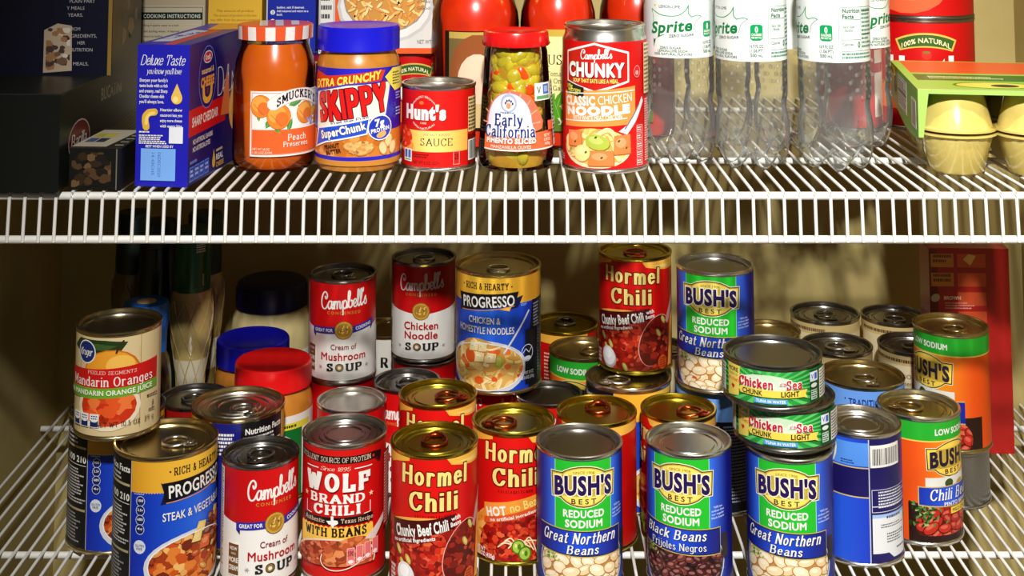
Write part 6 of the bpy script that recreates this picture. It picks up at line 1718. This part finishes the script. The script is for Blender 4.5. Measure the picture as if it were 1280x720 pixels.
# red carton at the far right of the lower shelf
def red_front(L, W, H):
    L.rect(0, 0, W, H, (168, 26, 22)); L.rect(0, 0, 9, H, (104, 14, 16))
    for i in range(4):
        y = H - 12 - i * 20
        L.rect(2 if i < 2 else 9, y - 8, 26, y + 6, (206, 130, 50) if i < 2 else (176, 36, 28)); L.rect(30, y - 8, 60, y + 6, (206, 80, 40))
        if i > 1: L.ell(6, y, 5, 4, (190, 180, 170), 30); L.text(('BROWN', 'COOK')[i - 2], 24, y, 18, 3.6, (240, 220, 210), bold=.03); L.small(16, y - 12, 50, y - 4, 3, (226, 150, 140))
    L.small(4, H - 16, 24, H - 6, 2, (110, 50, 20), hgt=.6); L.small(4, H - 36, 24, H - 26, 2, (110, 50, 20), hgt=.6); L.poly([(36, H - 12), (44, H - 18), (50, H - 8), (42, H - 6)], (240, 190, 100)); L.rect(32, 30, 60, 34, (226, 150, 140))
carton('dinner_box', 'dark red carton with cooking steps standing beside the right hand cans', 'box', (X_(1149, 1.5) + .0425, 1.5 + .022, ZL), math.radians(-2), .085, .04, .212, (168, 26, 22), red_front)

# fruit cup pack
def cup_part(t, x, y, z, up, name='fruit_cup'):
    r0, r1, h = .0235, .0325, .0366
    pr = [(0, .0015), (r0 * .9, .001), (r0, .003), (r1 - .002, h - .006), (r1 - .0014, h - .004), (r1 + .002, h - .0028), (r1 + .002, h - .001), (0, h - .001)]
    if not up: pr = [(r, h - zz) for r, zz in pr][::-1]
    m = Mesh().lathe(pr, 40, lambda r, zz, a: r + (.0004 * math.cos(16 * a) if r0 < r < r1 - .001 else 0))
    o = m.build(name, noisy('apple_puree', (226, 206, 120), (214, 190, 100), 40, .2, Coat_Weight=.6), t, 40, loc=(x, y, z))
    return o
nx, ny, _ = at(1162, 225, HU)
pyaw = math.radians(-9)
t = thing('fruit_cup_pack', 'pack of pale yellow fruit cups in a bright green card sleeve', 'fruit cups', (nx + .035, ny + .036, ZU), pyaw)
for i in range(2):
    for j in range(3):
        cup_part(t, i * .066, j * .066, 0, True)
for i in range(2):
    for j in range(3):
        cup_part(t, i * .066, j * .066, .0368, False)
x0, x1, y0_, y1_ = -.036, .102, -.034, .167
zt, zm = .0745, .036
P = []
a = flat_print((x0, y1_, zm), (0, -1, 0), (0, 0, 1)); w_ = (y1_ - y0_) * 1000; h_ = (zt - zm) * 1000
G1, G2 = (120, 196, 50), (70, 140, 30)
a.poly([(0, 6), (40, 0), (w_ * .55, -8), (w_ - 20, -6), (w_, -2), (w_, h_), (0, h_)], (116, 190, 48)); 
for i in range(14): a.line([(w_ * .62 + i * 4.5, -2), (w_ * .62 + 8 + i * 4.5, h_ - 16)], .8, (80, 150, 36))
a.rect(w_ * .30, 4, w_ * .62, h_ - 5, (232, 232, 226)); a.frame(w_ * .30 + 1, 5, w_ * .62 - 1, h_ - 6, .6, (60, 60, 60)); a.small(w_ * .32, 7, w_ * .6, h_ - 8, 9, (80, 80, 80), hgt=.5); a.rect(w_ * .31, h_ * .5, w_ * .61, h_ * .5 + 1.4, (60, 60, 60))
a.rect(w_ * .78, 2, w_ * .93, h_ - 12, W_); a.vbars(w_ * .8, 4, w_ * .91, h_ - 14, n=14)
a.ell(w_ * .12, h_ * .7, 12, 9, (190, 180, 50)); a.ell(w_ * .2, h_ * .55, 10, 8, (40, 90, 30))
b = flat_print((x0, y0_, zt), (1, 0, 0), (0, 1, 0)); wb, hb = (x1 - x0) * 1000, w_
b.rect(0, 0, wb, hb, (150, 196, 80)); b.rect(0, 0, wb, 4, (206, 214, 150)); b.rect(8, hb * .55, wb, hb * .98, (222, 90, 40)); b.rect(8, hb * .3, wb, hb * .5, (60, 110, 34)); b.small(20, hb * .36, 100, hb * .45, 2, (206, 226, 150), hgt=.6); b.ell(70, hb * .17, 36, 20, (70, 120, 30)); b.ell(70, hb * .17, 33, 17, (226, 214, 90)); b.ell(78, hb * .16, 12, 9, (50, 60, 24))
c = flat_print((x0, y0_, zm), (1, 0, 0), (0, 0, 1))
c.poly([(0, -2), (4, -2), (9, h_ - 3.5), (wb - 9, h_ - 3.5), (wb - 4, -2), (wb, -2), (wb, h_), (0, h_)], (166, 200, 100))
d = flat_print((x1, y0_, zm), (0, 1, 0), (0, 0, 1)); d.rect(0, -4, w_, h_, (116, 190, 48))
o = join_prints([a, b, c, d], 'card_sleeve', printed('printed_card', .35, .45), t)
md_ = o.modifiers.new('thickness', 'SOLIDIFY'); md_.thickness = .0005
